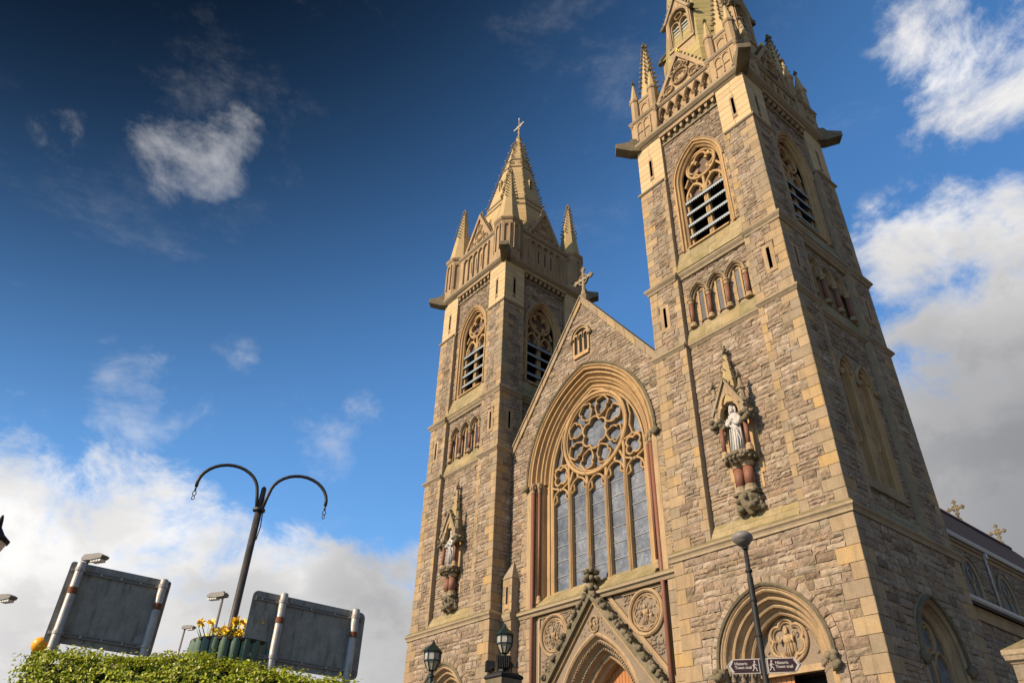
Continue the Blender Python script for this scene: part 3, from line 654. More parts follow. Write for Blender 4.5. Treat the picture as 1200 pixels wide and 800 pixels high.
# ---- side window of the ground stage (right face)
g = MB(FR[1, 1], 'dressed'); c = C0
g.mould(SW, SH, SS, -6.3, [(-.22, c-.45), (-.22, c-.35), (-.10, c-.22), (-.05, c-.26), (.0, c-.08), (.05, c-.12), (.10, c+.04), (.16, c+.04), (.16, c-.05)], n=11)
g.mould(SW, SH, SS, SS-.1, [(.14, c-.02), (.14, c+.14), (.2, c+.17), (.27, c+.08), (.27, c-.02)], n=11, m='blackened')
for s_ in (-1, 1): g.ell(s_*(SW+.22), SS-.15, c+.12, .2, .22, .18, 'blackened', .25)
g.bar([(0, -6.3), (0, -3.0)], .16, c-.5, c-.34)
for x in (-.6, .6): g.bar([(x-.55, -6.3)]+[(x+u, v) for u, v in arch(.55, .7, -3.3, 0, 7)]+[(x+.55, -6.3)], .12, c-.5, c-.34)
g.bar(circle(0, -2.2, .5, 22), .12, c-.5, c-.34, True); g.bar(foil(0, -2.2, .24, .22, 4, pi/4), .07, c-.5, c-.36, True)
sw = g.build('side_window', church)
gl = MB(FR[1, 1]); gl.archfill(SW, SH, SS, -6.3, c-.47, m='leaded_glass'); gl.build('glass', sw); shared.append(sw)
# ---- doorway (front face)
g = MB(FR[1, 0], 'dressed'); c = C0
prof = [(.13, c-.05), (.13, c+.06), (.04, c+.06), (.0, c+.0), (-.05, c+.03), (-.10, c-.02), (-.13, c-.12), (-.20, c-.26), (-.25, c-.22), (-.31, c-.25), (-.33, c-.36), (-.42, c-.52), (-.48, c-.48), (-.54, c-.52), (-.55, c-.64), (-.63, c-.78), (-.69, c-.74), (-.75, c-.80), (-.76, c-1.1), (-.74, c-1.3)]
g.mould(DW, DH, DS, DS, prof, n=14, closed=False)
g.mould(DW, DH, DS, DS-.15, [(.10, c), (.10, c+.14), (.17, c+.19), (.23, c+.10), (.23, c)], n=14, m='blackened')
for s_ in (-1, 1):
    for i in range(8): g.ell(s_*(DW+.12+random.uniform(-.13, .13)), DS-.28+random.uniform(-.2, .2), c+.15+random.uniform(-.06, .1), .14, .15, .13, 'blackened', .3, True, 6, 4)
    # stepped jambs with nook shafts and leaf capitals
    g.prism([(s_*(DW+.14), -7.2), (s_*(DW+.14), DS), (s_*(DW-.06), DS), (s_*(DW-.06), -7.2)][::s_], c-.7, c+.02, 'ashlar')
    for d, cc in ((-.2, -.34), (-.43, -.60), (-.64, -.86)):
        x = s_*(DW+d); column(g, x, c+cc+.12, -6.6, DS-.02, .085, 'carved', 'carved', True, 10, .3, .42)
        a0, a1 = sorted((x-s_*.16, x+s_*.24)); g.box(a0, a1, -7.2, DS-.01, c+cc-.42, c+cc-.02, 'ashlar')
dr = g.build('doorway', church)
t = MB(FR[1, 0], 'carved'); z = c-1.12; iw = DW-.76; 
t.archfill(iw+.06, DH, DS, -3.28, z, m='carved')
t.box(-iw-.05, iw+.05, -3.34, -3.12, z-.1, z+.16, 'dressed')
t.bar(circle(0, -2.22, .74, 32), .12, z, z+.10, True, m='dressed'); t.bar(foil(0, -2.22, .43, .29, 6, pi/6), .10, z, z+.13, True, m='dressed'); t.bar(foil(0, -2.22, .36, .25, 6, pi/6), .05, z, z+.09, True, m='dressed')
def relief(mb, x, y, z, s_, m, crook=True):
    mb.ell(x, y+.30*s_, z+.05, .085*s_, .11*s_, .09*s_, m); mb.prism([(x-.085*s_, y+.36*s_), (x+.085*s_, y+.36*s_), (x+.07*s_, y+.46*s_), (x, y+.54*s_), (x-.07*s_, y+.46*s_)], z, z+.10*s_, m)
    mb.ell(x, y+.08*s_, z+.02, .20*s_, .20*s_, .11*s_, m); mb.ell(x, y-.22*s_, z, .19*s_, .36*s_, .10*s_, m)
    for q in (-1, 1): mb.tube([(x+q*.17*s_, y+.16*s_, z+.06), (x+q*.27*s_, y-.02*s_, z+.09), (x+q*(.24 if q > 0 else .30)*s_, y+.20*s_, z+.12)], [.06*s_, .055*s_, .04*s_], 6, m)
    for q in (-.1, 0, .1): mb.tube([(x+q*.5*s_, y+.0, z+.11*s_), (x+q*s_, y-.5*s_, z+.09*s_)], .018*s_, 5, m)
    if crook:
        mb.tube([(x+.26*s_, y-.52*s_, z+.08), (x+.26*s_, y+.24*s_, z+.09)], .025*s_, 6, m)
        mb.tube([(x+.26*s_+.085*s_*(1-cos(a))-.0, y+.24*s_+.085*s_*sin(a), z+.09) for a in (0, .8, 1.6, 2.4, 3.2, 4.0, 4.8)], .024*s_, 6, m)
relief(t, -.02, -2.25, z+.02, 1.0, 'dressed')
for i in range(26):
    a = random.uniform(0, 2*pi); r = random.uniform(.86, 1.3); x, y = r*cos(a), -2.22+r*sin(a)*.8
    if abs(x) < arch_half(iw-.1, DH, DS, y) and y > -3.05: t.ell(x, y, z, .07, .07, .05, None, .3, True, 6, 4)
t.build('tympanum', dr)
d = MB(FR[1, 0], 'wood'); d.box(-iw+.02, -.12, -7.0, -3.34, z-.16, z-.1)
for i in range(6): a = -iw+.1+i*.2; d.box(a, a+.012, -7.0, -3.34, z-.1, z-.094, 'dark_inside')
d.build('door', dr)
d = MB(FR[1, 0], 'dark_inside'); d.box(-iw-.05, iw+.05, -7.1, -3.3, z-.95, z-.9); d.build('dark_interior', dr); shared.append(dr)
# ---- statue niches
def niche(parent):
    g = MB(FR[1, 0], 'dressed'); c0 = B1; a = -.02; cc = c0+.42
    # leafy corbel, twin red shafts, leaf band platform
    g.rot([(.10, 2.25), (.34, 2.55), (.48, 2.85), (.46, 3.0)], 10, a, c0+.16, m='blackened', sc_=.85)
    for i in range(26):
        th = random.uniform(-.2, pi+.2); r = random.uniform(.3, .52); y = random.uniform(2.4, 2.98)
        g.ell(a+r*cos(th), y, c0+.1+r*sin(th)*.8, .15, .13, .14, 'blackened', .35, True, 6, 4)
    g.box(a-.52, a+.52, 3.0, 3.08, c0-.1, c0+.5, 'blackened')
    for x in (-.22, .22): g.rot([(.26, 3.08), (.26, 3.2), (.22, 3.26), (.235, 3.32), (.2, 3.36)], 12, a+x, c0+.28, m='weathered')
    for x in (-.22, .22): g.rot([(.235, 4.12), (.25, 4.2), (.30, 4.28)], 12, a+x, c0+.28, m='dressed')
    g.rot([(.42, 4.26), (.56, 4.40), (.66, 4.52), (.66, 4.66), (.60, 4.72)], 16, a, c0+.34, m='blackened', sc_=.8)
    for i in range(34):
        th = pi*(i+.5)/34*1.2-.3; y = random.choice((4.42, 4.56)); g.ell(a+.62*cos(th), y, c0+.34+.5*sin(th), .085, .085, .085, 'blackened', .3, True, 6, 4)
    # back slab and side shafts
    g.box(a-.62, a+.62, 4.5, 7.0, c0-.05, c0+.10, 'golden')
    for i in range(5):
        for s_ in (-1, 1):
            x0, x1 = sorted((a+s_*.58, a+s_*(.80 if i % 2 else .68))); g.stone((x0, 3.2+i*.62, x1, 3.2+i*.62, x1, 3.8+i*.62, x0, 3.8+i*.62), c0+.03, False, 'golden')
    # gabled canopy with a cusped arch, cut into two halves so the opening is real
    y0 = 6.22; A = [(-.46, y0)] + [(-.44, 6.55), (-.36, 6.8), (-.26, 6.86), (-.30, 7.0), (-.2, 7.26), (0, 7.42)]
    for s_ in (-1, 1):
        P = [(a+s_*-x, y) for x, y in A] + [(a, 8.02), (a+s_*.72, 6.6), (a+s_*.72, y0)]
        P = P if s_ < 0 else P[::-1]
        g.prism(P, c0+.42, c0+.66, 'dressed'); g.prism([(a+s_*.02, 8.16), (a+s_*.02, 7.98), (a+s_*.74, 6.54), (a+s_*.84, 6.62)][::-s_], c0+.0, c0+.76, 'weathered')
        g.prism([(a+s_*.50, y0), (a+s_*.72, y0), (a+s_*.72, 6.6), (a+s_*.50, 7.0)][::s_], c0, c0+.45, 'dressed')
        for i in range(4): f = (i+.7)/4.4; crocket(g, a+s_*(.04+.76*f), 8.10-1.5*f, c0+.62, s_*.7, .3, .13, 'weathered')
        # pinnacle over each shaft with its leafy corbel knot
        x = a+s_*.66
        for cz in (c0+.52,):
            for i in range(16): g.ell(x+random.uniform(-.24, .24), 6.14+random.uniform(-.18, .2), cz+random.uniform(-.15, .22), .13, .12, .13, 'blackened', .35, True, 6, 4)
            g.rot([(.18, 6.2), (.18, 6.75), (.24, 6.78), (.24, 6.88), (.15, 6.95), (.13, 7.35), (.2, 7.4), (.2, 7.48), (.12, 7.54), (.06, 7.95)], 8, x, cz, m='weathered'); finial(g, x, cz, 7.92, .22, 'blackened')
    spirelet(g, a, c0+.24, .47, 7.0, .09, 9.5, 3, .11, 'spire_stone', 'blackened', 6, .35); finial(g, a, c0+.22, 9.55, .26, 'blackened')
    nc = g.build('statue_niche', parent)
    for x in (-.22, .22):
        s_ = MB(FR[1, 0], 'red_stone'); s_.rot([(.205, 3.34), (.205, 4.14)], 16, a+x, c0+.28, smooth=True); s_.build('corbel_shaft', nc)
    for x in (-.58, .58):
        s_ = MB(FR[1, 0]); column(s_, a+x, c0+.50, 4.62, 6.2, .095, 'red_stone', 'dressed', False, 12, .32, .2); s_.build('column', nc)
    return nc
shared.append(niche(church))
# ---- gargoyles: plain water spouts on the corners
for (sx, sy) in ((-1, -1), (1, -1), (1, 1), (-1, 1)):
    q = sqrt(.5); Mx = np.array([(sx*q, sy*q, 0), (0, 0, 1), (sy*q, -sx*q, 0)], float); g = MB((Mx, np.array((T1C[0]+sx*3.85, T1C[1]+sy*3.85, 0.0))), 'blackened')
    g.prism([(-.3, 25.95), (.25, 25.98), (1.15, 26.28), (1.15, 26.62), (.35, 26.75), (.2, 27.0), (-.3, 27.0)], -.33, .33)
    shared.append(g.build('gargoyle', church))
# ---- the other tower repeats them
def copy_shift(o):
    c = copy_tree(o, church); c.location = (DX2, 0, 0); return c
copies = [copy_shift(o) for o in [tower1]+shared]

# ------------------------------------------------------------------ tower heads
def blind_panel(mb, a0, a1, b0, b1, c, n, m='dressed', bar_b=None, dp=.05):
    wd = (a1-a0)/n
    mb.box(a0-.06, a0, b0, b1+.06, c-.02, c+dp+.02, m); mb.box(a1, a1+.06, b0, b1+.06, c-.02, c+dp+.02, m); mb.box(a0-.06, a1+.06, b1+.06, b1+.13, c-.02, c+dp+.021, m)
    for i in range(n):
        x = a0+wd*(i+.5); w_ = wd/2-.035; h_ = wd*.55; sp = b1-h_-.02
        mb.panel(x-wd/2, x+wd/2, sp, b1+.05, c+dp, w_, h_, sp, sp, cx=x, n=5, m=m)
        mb.mould(w_, h_, sp, b0, [(0, c-.02), (0, c+dp+.01), (.035, c+dp+.015), (.035, c-.02)], cx=x, n=5, m=m)
        mb.box(x-w_, x+w_, b0, b1-.02, c-.012, c-.004, 'carved')
    if bar_b: mb.box(a0, a1, bar_b, bar_b+.08, c, c+.055, m)
def block_frames(cx, cy): return [face_frame(cx, cy, k, 0.0) for k in range(4)]
def octa_at(z, z0, z1, a0, a1): return a0+(a1-a0)*(z-z0)/(z1-z0)
def stone_courses(mb, n, z0, z1, r0, r1, k=8):     # thin joint shadows as real grooves: stacked drums with a slight taper step
    for i in range(n):
        f0, f1 = i/n, (i+1)/n; mb.rot([(r0+(r1-r0)*f0, z0+(z1-z0)*f0), (r0+(r1-r0)*f1+.012, z0+(z1-z0)*f1)], k, 0, 0)
# ---- taller (right hand) tower: square pinnacle clusters, arcaded parapet, gables, tall broach spire with lucarnes
hx, hy = T1C
for (sx, sy) in ((-1, -1), (1, -1), (1, 1), (-1, 1)):
    px, py = hx+sx*2.92, hy+sy*2.92
    g = MB(m='dressed'); fr = [face_frame(px, py, k, 0.0) for k in range(4)]
    for k in range(4):
        g.F = fr[k]
        if k == 0:
            g.box(-.98, .98, 26.4, 28.55, -.98, .98, 'dressed'); g.box(-.66, .66, 28.7, 30.75, -.66, .66, 'dressed')
        if k < 2:
            blind_panel(g, -.5, .5, 26.75, 28.2, .98, 2, bar_b=27.35); blind_panel(g, -.3, .3, 29.0, 30.1, .66, 1)
            for x in (-.93, .93):
                if (k, x > 0) in ((0, True), (0, False), (1, True)): column(g, x, .93, 26.5, 28.5, .075, 'dressed', 'dressed', True, 8, .2, .3)
    g.F = fr[0]
    g.square(px, py, [(0, 28.5), (.05, 28.5), (.12, 28.62), (.12, 28.70), (-.05, 28.82), (-.3, 28.82)], half=.98, m='weathered')
    g.square(px, py, [(0, 30.5), (.05, 30.52), (.10, 30.62), (.10, 30.7), (-.05, 30.8), (-.3, 30.8)], half=.66, m='weathered')
    lf = lathe_frame(px, py); g.F = lf
    for ax, ay in ((-1, -1), (1, -1), (1, 1), (-1, 1)):
        x, y = ax*.72, -ay*.72
        g.rot([(.27, 28.72), (.27, 30.62), (.33, 30.68), (.36, 30.78), (.36, 30.86), (.29, 30.9)], 8, x, y); g.rot([(.29, 30.88), (.05, 32.6)], 8, x, y, m='spire_stone'); finial(g, x, y, 32.55, .24, 'blackened')
    spirelet(g, 0, 0, .66, 30.7, .09, 36.4, 9, .17, 'spire_stone', 'weathered', 8, .2)
    pn = g.build('pinnacle', church)
    f = MB(lf, 'blackened'); finial(f, 0, 0, 36.35, .42); f.build('finial', pn)
for k in range(4):
    g = MB(FR[1, k], 'dressed'); c = -.30
    g.box(-1.96, 1.96, 26.4, 28.5, c-.55, c-.26, 'dressed')
    xs = [-1.92+i*.64 for i in range(7)]
    for i in range(6):
        x = (xs[i]+xs[i+1])/2; w_, h_, sp = .27, .72, 27.56
        g.panel(xs[i], xs[i+1], 27.5, 28.5, c, w_, h_, sp, 27.5, cx=x, n=6); g.mould(w_, h_, sp, 27.4, [(0, c-.26), (0, c-.02), (.04, c+.05), (.06, c+.05), (.06, c)], cx=x, n=6)
        for s_ in (-1, 1): g.bar([(x+s_*.25, sp+.04), (x+s_*.15, sp+.1), (x+s_*.18, sp+.2)], .04, c-.2, c-.04)
        if i % 2 == 0: g.box(x-.05, x+.05, 26.7, 27.4, c-.258, c-.25, 'dark_inside')
    for x in xs[1:-1]: column(g, x, c-.06, 26.46, 27.54, .055, 'dressed', 'dressed', False, 8, .16, .2)
    g.extr([(c-.5, 28.45), (c+.06, 28.45), (c+.14, 28.56), (c+.14, 28.64), (c-.05, 28.72), (c-.5, 28.72)], -1.96, 1.96, 'weathered')
    pp = g.build('parapet', church)
    g = MB(FR[1, k], 'dressed'); c = -.34
    g.prism([(-1.86, 28.7), (1.86, 28.7), (0, 31.85)], c-.3, c, 'dressed')
    for s_ in (-1, 1):
        g.prism([(s_*1.98, 28.66), (s_*1.70, 28.66), (0, 31.6), (0, 32.1)][::-s_], c-.4, c+.16, 'dressed')
        for i in range(8): f = (i+.8)/8.6; crocket(g, s_*1.95*(1-f), 28.72+3.36*f, c, s_*.75, 0, .17, 'blackened')
    for (x, y, r) in ((0, 29.75, .58), (-.95, 29.22, .34), (.95, 29.22, .34), (0, 30.72, .30), (-.5, 30.3, .17), (.5, 30.3, .17), (-1.42, 28.98, .16), (1.42, 28.98, .16)):
        g.bar(circle(x, y, r, 20), .09, c-.01, c+.17, True); g.bar(circle(x, y, r*.68, 16), .07, c-.01, c+.10, True)
        if r > .3: g.bar(foil(x, y, r*.3, r*.3, 4, pi/4), .05, c-.01, c+.08, True)
    gb = g.build('gablet', church)
    f = MB(FR[1, k], 'gold_leaf'); finial(f, 0, c-.1, 32.0, .30); f.build('finial', gb)
g = MB(lathe_frame(hx, hy), 'lichen_stone')
SP0, SP1, SA0, SA1 = 28.4, 62.0, 3.35/cos(pi/8), .16
n_ = 60
for i in range(n_):
    f0, f1 = i/n_, (i+1)/n_; z0_, z1_ = SP0+(SP1-SP0)*f0, SP0+(SP1-SP0)*f1; r0_, r1_ = SA0+(SA1-SA0)*f0, SA0+(SA1-SA0)*f1
    g.rot([(r0_+.006, z0_), (r1_+.006, z1_-.02), (r1_-.008, z1_-.012), (r1_-.008, z1_)], 8)
sp1 = g.build('spire', church)
def spire_ap(z): return (SA0+(SA1-SA0)*(z-SP0)/(SP1-SP0))*cos(pi/8)
for k in range(4):
    g = MB(FR[1, k], 'dressed'); cf = spire_ap(33.0)-4+.02; w_ = .98
    b0, b1 = 33.0, 36.9
    # side cheeks, front with a two light opening, gabled head
    g.box(-w_, -w_+.2, b0-.6, b1, cf-1.6, cf-.02); g.box(w_-.2, w_, b0-.6, b1, cf-1.6, cf-.02)
    g.panel(-w_, w_, b0-.6, lambda a: b1+1.85*(1-abs(a)/w_), cf, .70, 1.0, 36.55, 34.0, n=8)
    g.mould(.70, 1.0, 36.55, 34.0, [(0, cf-.35), (0, cf-.06), (.06, cf+.02), (.14, cf+.05), (.2, cf+.05), (.2, cf-.02)], n=8)
    for s_ in (-1, 1):
        g.prism([(s_*(w_+.16), b1-.25), (s_*(w_-.12), b1-.1), (0, b1+1.78), (0, b1+2.15)][::-s_], cf-1.8, cf+.14, 'weathered'); g.ell(s_*(w_+.18), b1-.3, cf+.05, .2, .2, .2, 'blackened', .3)
        for i in range(6): f = (i+.8)/6.4; crocket(g, s_*(w_+.1)*(1-f), b1-.1+2.1*f, cf+.02, s_*.7, .2, .18, 'blackened')
    g.extr([(cf-.7, b0+.55), (cf+.10, b0+.55), (cf+.10, b0+.66), (cf-.2, b0+1.02), (cf-.7, b0+1.02)], -w_, w_, 'spire_stone')
    for x in (-.35, .35): g.bar([(x-.33, 34.0)]+[(x+u, v) for u, v in arch(.32, .42, 36.1, 0, 6)]+[(x+.33, 34.0)], .09, cf-.35, cf-.10)
    g.bar(circle(0, 36.98, .27, 16), .08, cf-.35, cf-.1, True); g.box(-.8, .8, 33.6, 37.6, cf-.8, cf-.75, 'dark_inside')
    lc = g.build('lucarne', sp1)
    for i in range(6):
        q = MB(FR[1, k], 'louvre_dark'); b = 34.15+i*.36
        q.extr([(cf-.22, b), (cf-.22, b+.04), (cf-.55, b+.3), (cf-.55, b+.26)], -.66, .66); q.extr([(cf-.205, b-.05), (cf-.205, b+.06), (cf-.235, b+.06), (cf-.235, b-.05)], -.66, .66, 'zinc'); q.build('louvre', sp1)
# ---- shorter (left hand) tower: octagonal pinnacles, blind arcaded parapet, gables, short banded spire
hx, hy = T2C
for (sx, sy) in ((-1, -1), (1, -1), (1, 1), (-1, 1)):
    px, py = hx+sx*3.12, hy+sy*3.12; lf = lathe_frame(px, py); g = MB(lf, 'dressed'); R = 1.02
    g.rot([(R, 26.4), (R, 29.85), (R+.06, 29.9), (R+.16, 30.05), (R+.16, 30.16), (R-.06, 30.34)], 8); 
    for i in range(8):
        t = -pi/2+2*pi*i/8; ap = R*cos(pi/8)
        Mx = np.array([(-sin(t), cos(t), 0), (0, 0, 1), (cos(t), sin(t), 0)], float); g.F = (Mx, np.array((px+cos(t)*ap, py+sin(t)*ap, 0.0))); blind_panel(g, -.21, .21, 27.1, 29.45, .0, 1, dp=.09)
    g.F = lf
    spirelet(g, 0, 0, R-.08, 30.3, .10, 35.9, 9, .16, 'spire_stone', 'weathered', 8, .42)
    pn = g.build('pinnacle', church); f = MB(lf, 'weathered'); finial(f, 0, 0, 35.8, .36); f.build('finial', pn)
for k in range(4):
    g = MB(FR[2, k], 'dressed'); c = -.30
    g.box(-2.3, 2.3, 26.4, 29.7, c-.5, c, 'dressed'); blind_panel(g, -1.55, 1.55, 26.75, 29.2, c, 5, dp=.13)
    for i in (1, 2, 3): x = -1.55+.62*(i+.5); g.box(x-.05, x+.05, 27.4, 28.6, c-.003, c+.003, 'dark_inside')
    g.extr([(c-.5, 29.65), (c+.06, 29.65), (c+.14, 29.78), (c+.14, 29.9), (c-.05, 30.0), (c-.5, 30.0)], -2.3, 2.3, 'weathered')
    g.build('parapet', church)
    g = MB(FR[2, k], 'dressed'); c = -.42
    g.prism([(-1.6, 29.98), (1.6, 29.98), (0, 33.0)], c-.3, c)
    for s_ in (-1, 1):
        g.prism([(s_*1.75, 29.95), (s_*1.48, 29.95), (0, 32.75), (0, 33.25)][::-s_], c-.4, c+.16)
        for i in range(7): f = (i+.8)/7.6; crocket(g, s_*1.7*(1-f), 30.02+3.2*f, c, s_*.75, 0, .16, 'weathered')
    for (x, y, r) in ((0, 30.95, .52), (-.8, 30.42, .3), (.8, 30.42, .3), (0, 31.85, .27)):
        g.bar(circle(x, y, r, 20), .09, c-.01, c+.10, True); g.bar(foil(x, y, r*.36, r*.34, 4, pi/4), .06, c-.01, c+.07, True)
    finial(g, 0, c-.1, 33.1, .32, 'weathered'); g.build('gablet', church)
g = MB(lathe_frame(hx, hy), 'spire_stone')
QP0, QP1, QA0, QA1 = 29.72, 45.3, 3.42/cos(pi/8), .17
n_ = 28
for i in range(n_):
    f0, f1 = i/n_, (i+1)/n_; z0_, z1_ = QP0+(QP1-QP0)*f0, QP0+(QP1-QP0)*f1; r0_, r1_ = QA0+(QA1-QA0)*f0, QA0+(QA1-QA0)*f1
    g.rot([(r0_+.006, z0_), (r1_+.006, z1_-.02), (r1_-.008, z1_-.012), (r1_-.008, z1_)], 8)
def q_r(z): return QA0+(QA1-QA0)*(z-QP0)/(QP1-QP0)
for z in (34.4, 35.1, 40.2, 41.4): r = q_r(z); g.rot([(r+.0, z-.06), (r+.10, z), (r+.09, z+.09), (r-.05, z+.2)], 8, m='weathered')
for i in range(26):
    z = 35.4+i*.36; r = q_r(z)
    for j in range(8): t = pi/8+j*pi/4; crocket(g, r*cos(t), z, r*sin(t), cos(t), sin(t), .14 if i % 3 else .19, 'weathered')
for z in (40.7, 40.95):
    r = q_r(z)*cos(pi/8)
    for j in range(8):
        t = j*pi/4
        for x in (-.45, -.15, .15, .45): g.ell(r*cos(t)-x*sin(t)*1.3, z, r*sin(t)+x*cos(t)*1.3, .06, .06, .06, 'weathered', 0, True, 6, 4)
for j in range(4):
    t = j*pi/2+pi; Mx = np.array([(-sin(t), cos(t), 0), (0, 0, 1), (cos(t), sin(t), 0)], float); z = 37.6; ap = q_r(z)*cos(pi/8)
    g.F = (Mx, np.array((hx+cos(t)*ap, hy+sin(t)*ap, 0.0))); g.box(-.14, .14, 36.9, 38.4, -.3, .12, 'spire_stone'); g.box(-.07, .07, 37.1, 38.2, .118, .125, 'dark_inside')
sp2 = g.build('spire', church)
g = MB(lathe_frame(hx, hy), 'statue_white')
g.rot([(.22, 45.1), (.26, 45.3), (.10, 45.5), (.07, 46.0), (.12, 46.1), (.07, 46.2), (.055, 48.0), (.02, 48.25)], 8, m='dressed')
g.box(-.62, .62, 46.95, 47.1, -.05, .05)
for x, y in ((-.62, 47.02), (.62, 47.02), (0, 48.1)):
    g.ell(x, y, 0, .13, .13, .1)
for x, y in ((.3, 47.3), (-.3, 47.3), (.3, 46.75), (-.3, 46.75), (-.4, 47.2), (.4, 46.85)): g.tube([(x, y, 0), (0, 47.02, 0)], .03, 5)
for i in range(4): g.ell(.09 if i % 2 else -.09, 45.7+i*.3, 0, .07, .07, .07)
g.build('cross', sp2)

# ------------------------------------------------------------------ nave front
NX, NY = -13.95, 1.3
FN = (np.array([(1, 0, 0), (0, 0, 1), (0, -1, 0)], float), np.array((NX, NY, 0.0)))
WW, WH, WS, WB = 3.5, 4.72, 8.3, 2.15          # inner opening of the great window
GA, GS = 19.25, 1.29                            # gable apex height and slope
HL, HR = -6.25, 6.0
def gable_top(a): return GA - abs(a)*GS
OD = 1.28                                       # outermost order of the window
g = MB(FN, 'mortar')
g.panel(HL, HR, 1.2, lambda a: gable_top(a)-.15, -.04, *off_arch(WW, WH, OD-.04), WS, WB-.6, n=18, m='mortar'); g.box(HL, -4.28, -7.2, 1.2, -.5, -.04, 'mortar'); g.box(4.6, HR, -7.2, 1.2, -.5, -.04, 'mortar')
masonry(g, HL, HR, 1.55, GA-.35, 0, None, None, [hole_arch(WW, WH, WS, .5, OD-.04), hole_rect(-.92, .62, 14.95, 17.25)], H=.42, lo=.3, hi=.75,
        clip=lambda y: (max(HL, -(GA-.33-y)/GS), min(HR, (GA-.33-y)/GS)))
masonry(g, HL, -4.30, -6, 1.13, 0, None, (.62, .45, 0), H=.5); masonry(g, 4.62, HR, -6, 1.13, 0, (.62, .45, 0), None, H=.5)
for s_ in (-1, 1):     # quoins beside the window jambs
    for i in range(16):
        y = 1.75+i*.42; e = (.5, .3)[i % 2]; x0, x1 = sorted((s_*(WW+OD-.05), s_*(WW+OD+e))); g.stone((x0, y, x1, y, x1, y+.41, x0, y+.41), .014, False, 'ashlar')
nave_front = g.build('nave_front', church)
g = MB(FN, 'ashlar')
for s_ in (-1, 1):
    n = 9
    for i in range(n):
        f0, f1 = i/n+.002, (i+1)/n-.002; L_ = 6.25 if s_ < 0 else 6.0
        q = [(s_*L_*f0, GA-L_*GS*f0), (s_*L_*f1, GA-L_*GS*f1)]
        P = [(q[0][0], q[0][1]), (q[0][0], q[0][1]-.46), (q[1][0], q[1][1]-.46), (q[1][0], q[1][1])]
        g.prism(P if s_ < 0 else P[::-1], -.55, .10 + (.006 if i % 2 else 0))
        P = [(q[0][0], q[0][1]+.13), (q[0][0], q[0][1]+.003), (q[1][0], q[1][1]+.003), (q[1][0], q[1][1]+.13)]; g.prism(P if s_ < 0 else P[::-1], -.65, .17, 'weathered')
g.build('gable_coping', nave_front)
g = MB(FN, 'weathered')
g.rot([(.3, GA-.2), (.34, GA+.1), (.2, GA+.3), (.14, GA+.6)], 8, 0, -.2); g.rot([(.12, GA+.5), (.09, GA+2.3)], 8, 0, -.2)
g.box(-.62, .62, GA+1.42, GA+1.6, -.28, -.12); g.bar(circle(0, GA+1.5, .36, 18), .1, -.28, -.12, True)
for x, y in ((-.66, 1.5), (.66, 1.5), (0, 2.3)):
    for u, v in ((-.1, 0), (.1, 0), (0, .12), (0, -.1)): g.ell(x+u, GA+y+v, -.2, .1, .1, .09)
g.build('gable_cross', nave_front)
# belfry slits in the gable
g = MB(FN, 'golden'); ax = -.15
g.box(ax-.62, ax+.62, 15.0, 15.25, -.03, .08, 'golden'); g.archfill(.60, .55, 16.45, 15.2, -.02, ax, 'dark_inside')
for x in (-.6, -.2, .2, .6): g.bar([(ax+x, 15.2), (ax+x, 16.6)], .15, -.03, .07, ch=.02)
for x in (-.4, 0, .4): g.mould(.12, .14, 16.42, 16.2, [(0, -.02), (0, .07), (.12, .07), (.12, -.02)], cx=ax+x, n=5)
g.mould(.56, .52, 16.42, 16.42, [(0, -.02), (0, .075), (.12, .08), (.12, -.02)], cx=ax, n=8); g.mould(.56, .52, 16.42, 16.42, [(.13, 0), (.13, .16), (.22, .14), (.22, 0)], cx=ax, n=8, m='weathered')
for s_ in (-1, 1): g.ell(ax+s_*.78, 16.36, .1, .15, .15, .13, 'weathered', .2)
g.build('gable_vent', nave_front)
# great window: orders
g = MB(FN, 'golden')
g.mould(WW, WH, WS, WS, [(OD-.06, .0), (OD-.06, .13), (OD+.02, .19), (OD+.10, .12), (OD+.10, 0)], n=18, m='blackened')
g.mould(WW, WH, WS, WS, [(OD, -.05), (OD, .06), (1.14, .09), (1.06, -.04), (1.0, .06), (.93, .05), (.89, -.20), (.80, -.12), (.73, -.14), (.66, -.36), (.60, -.42), (.54, -.27), (.47, -.29), (.42, -.46), (.36, -.38), (.30, -.42), (.24, -.62), (.17, -.56), (.08, -.60), (.0, -.74), (.0, -.98)], n=18, closed=False)
for s_ in (-1, 1):
    for b0, b1 in ((1.55, WS),):
        P = lambda d0, d1: sorted((s_*(WW+d0), s_*(WW+d1)))
        x0, x1 = P(.98, OD); g.box(x0, x1, b0, b1, -.6, .03, 'dressed'); x0, x1 = P(.72, .98); g.box(x0, x1, b0, b1, -.6, -.16, 'golden'); x0, x1 = P(.40, .72); g.box(x0, x1, b0, b1, -.8, -.34, 'golden'); x0, x1 = P(.0, .40); g.box(x0, x1, b0, b1, -1, -.60, 'golden')
        x0, x1 = P(.46, .54); g.box(x0, x1, b0, b1, -.4, -.28, 'golden'); x0, x1 = P(.06, .14); g.box(x0, x1, b0, b1, -.7, -.54, 'golden')
    g.ell(s_*(WW+OD+.05), WS-.1, .14, .2, .2, .16, 'blackened', .25)
sill_blocks(g, [(.02, 1.5), (.02, 1.62), (-.70, 2.30), (-1.0, 2.30), (-1.0, 1.5)], -WW-.5, WW+.5, 8, 'mossy_sill')
ww = g.build('west_window', church)
for s_ in (-1, 1):
    for d, cc, r, b0 in ((.86, -.02, .105, -7.0), (.52, -.18, .078, 1.75)):
        q = MB(FN); column(q, s_*(WW+d), cc, b0, WS+.06, r, 'red_stone', 'dressed', True, 14, .4, .55); q.build('column', ww)
z0, z1 = -.84, -.60
t = MB(FN, 'golden')
CY, CR = 10.25, 2.36
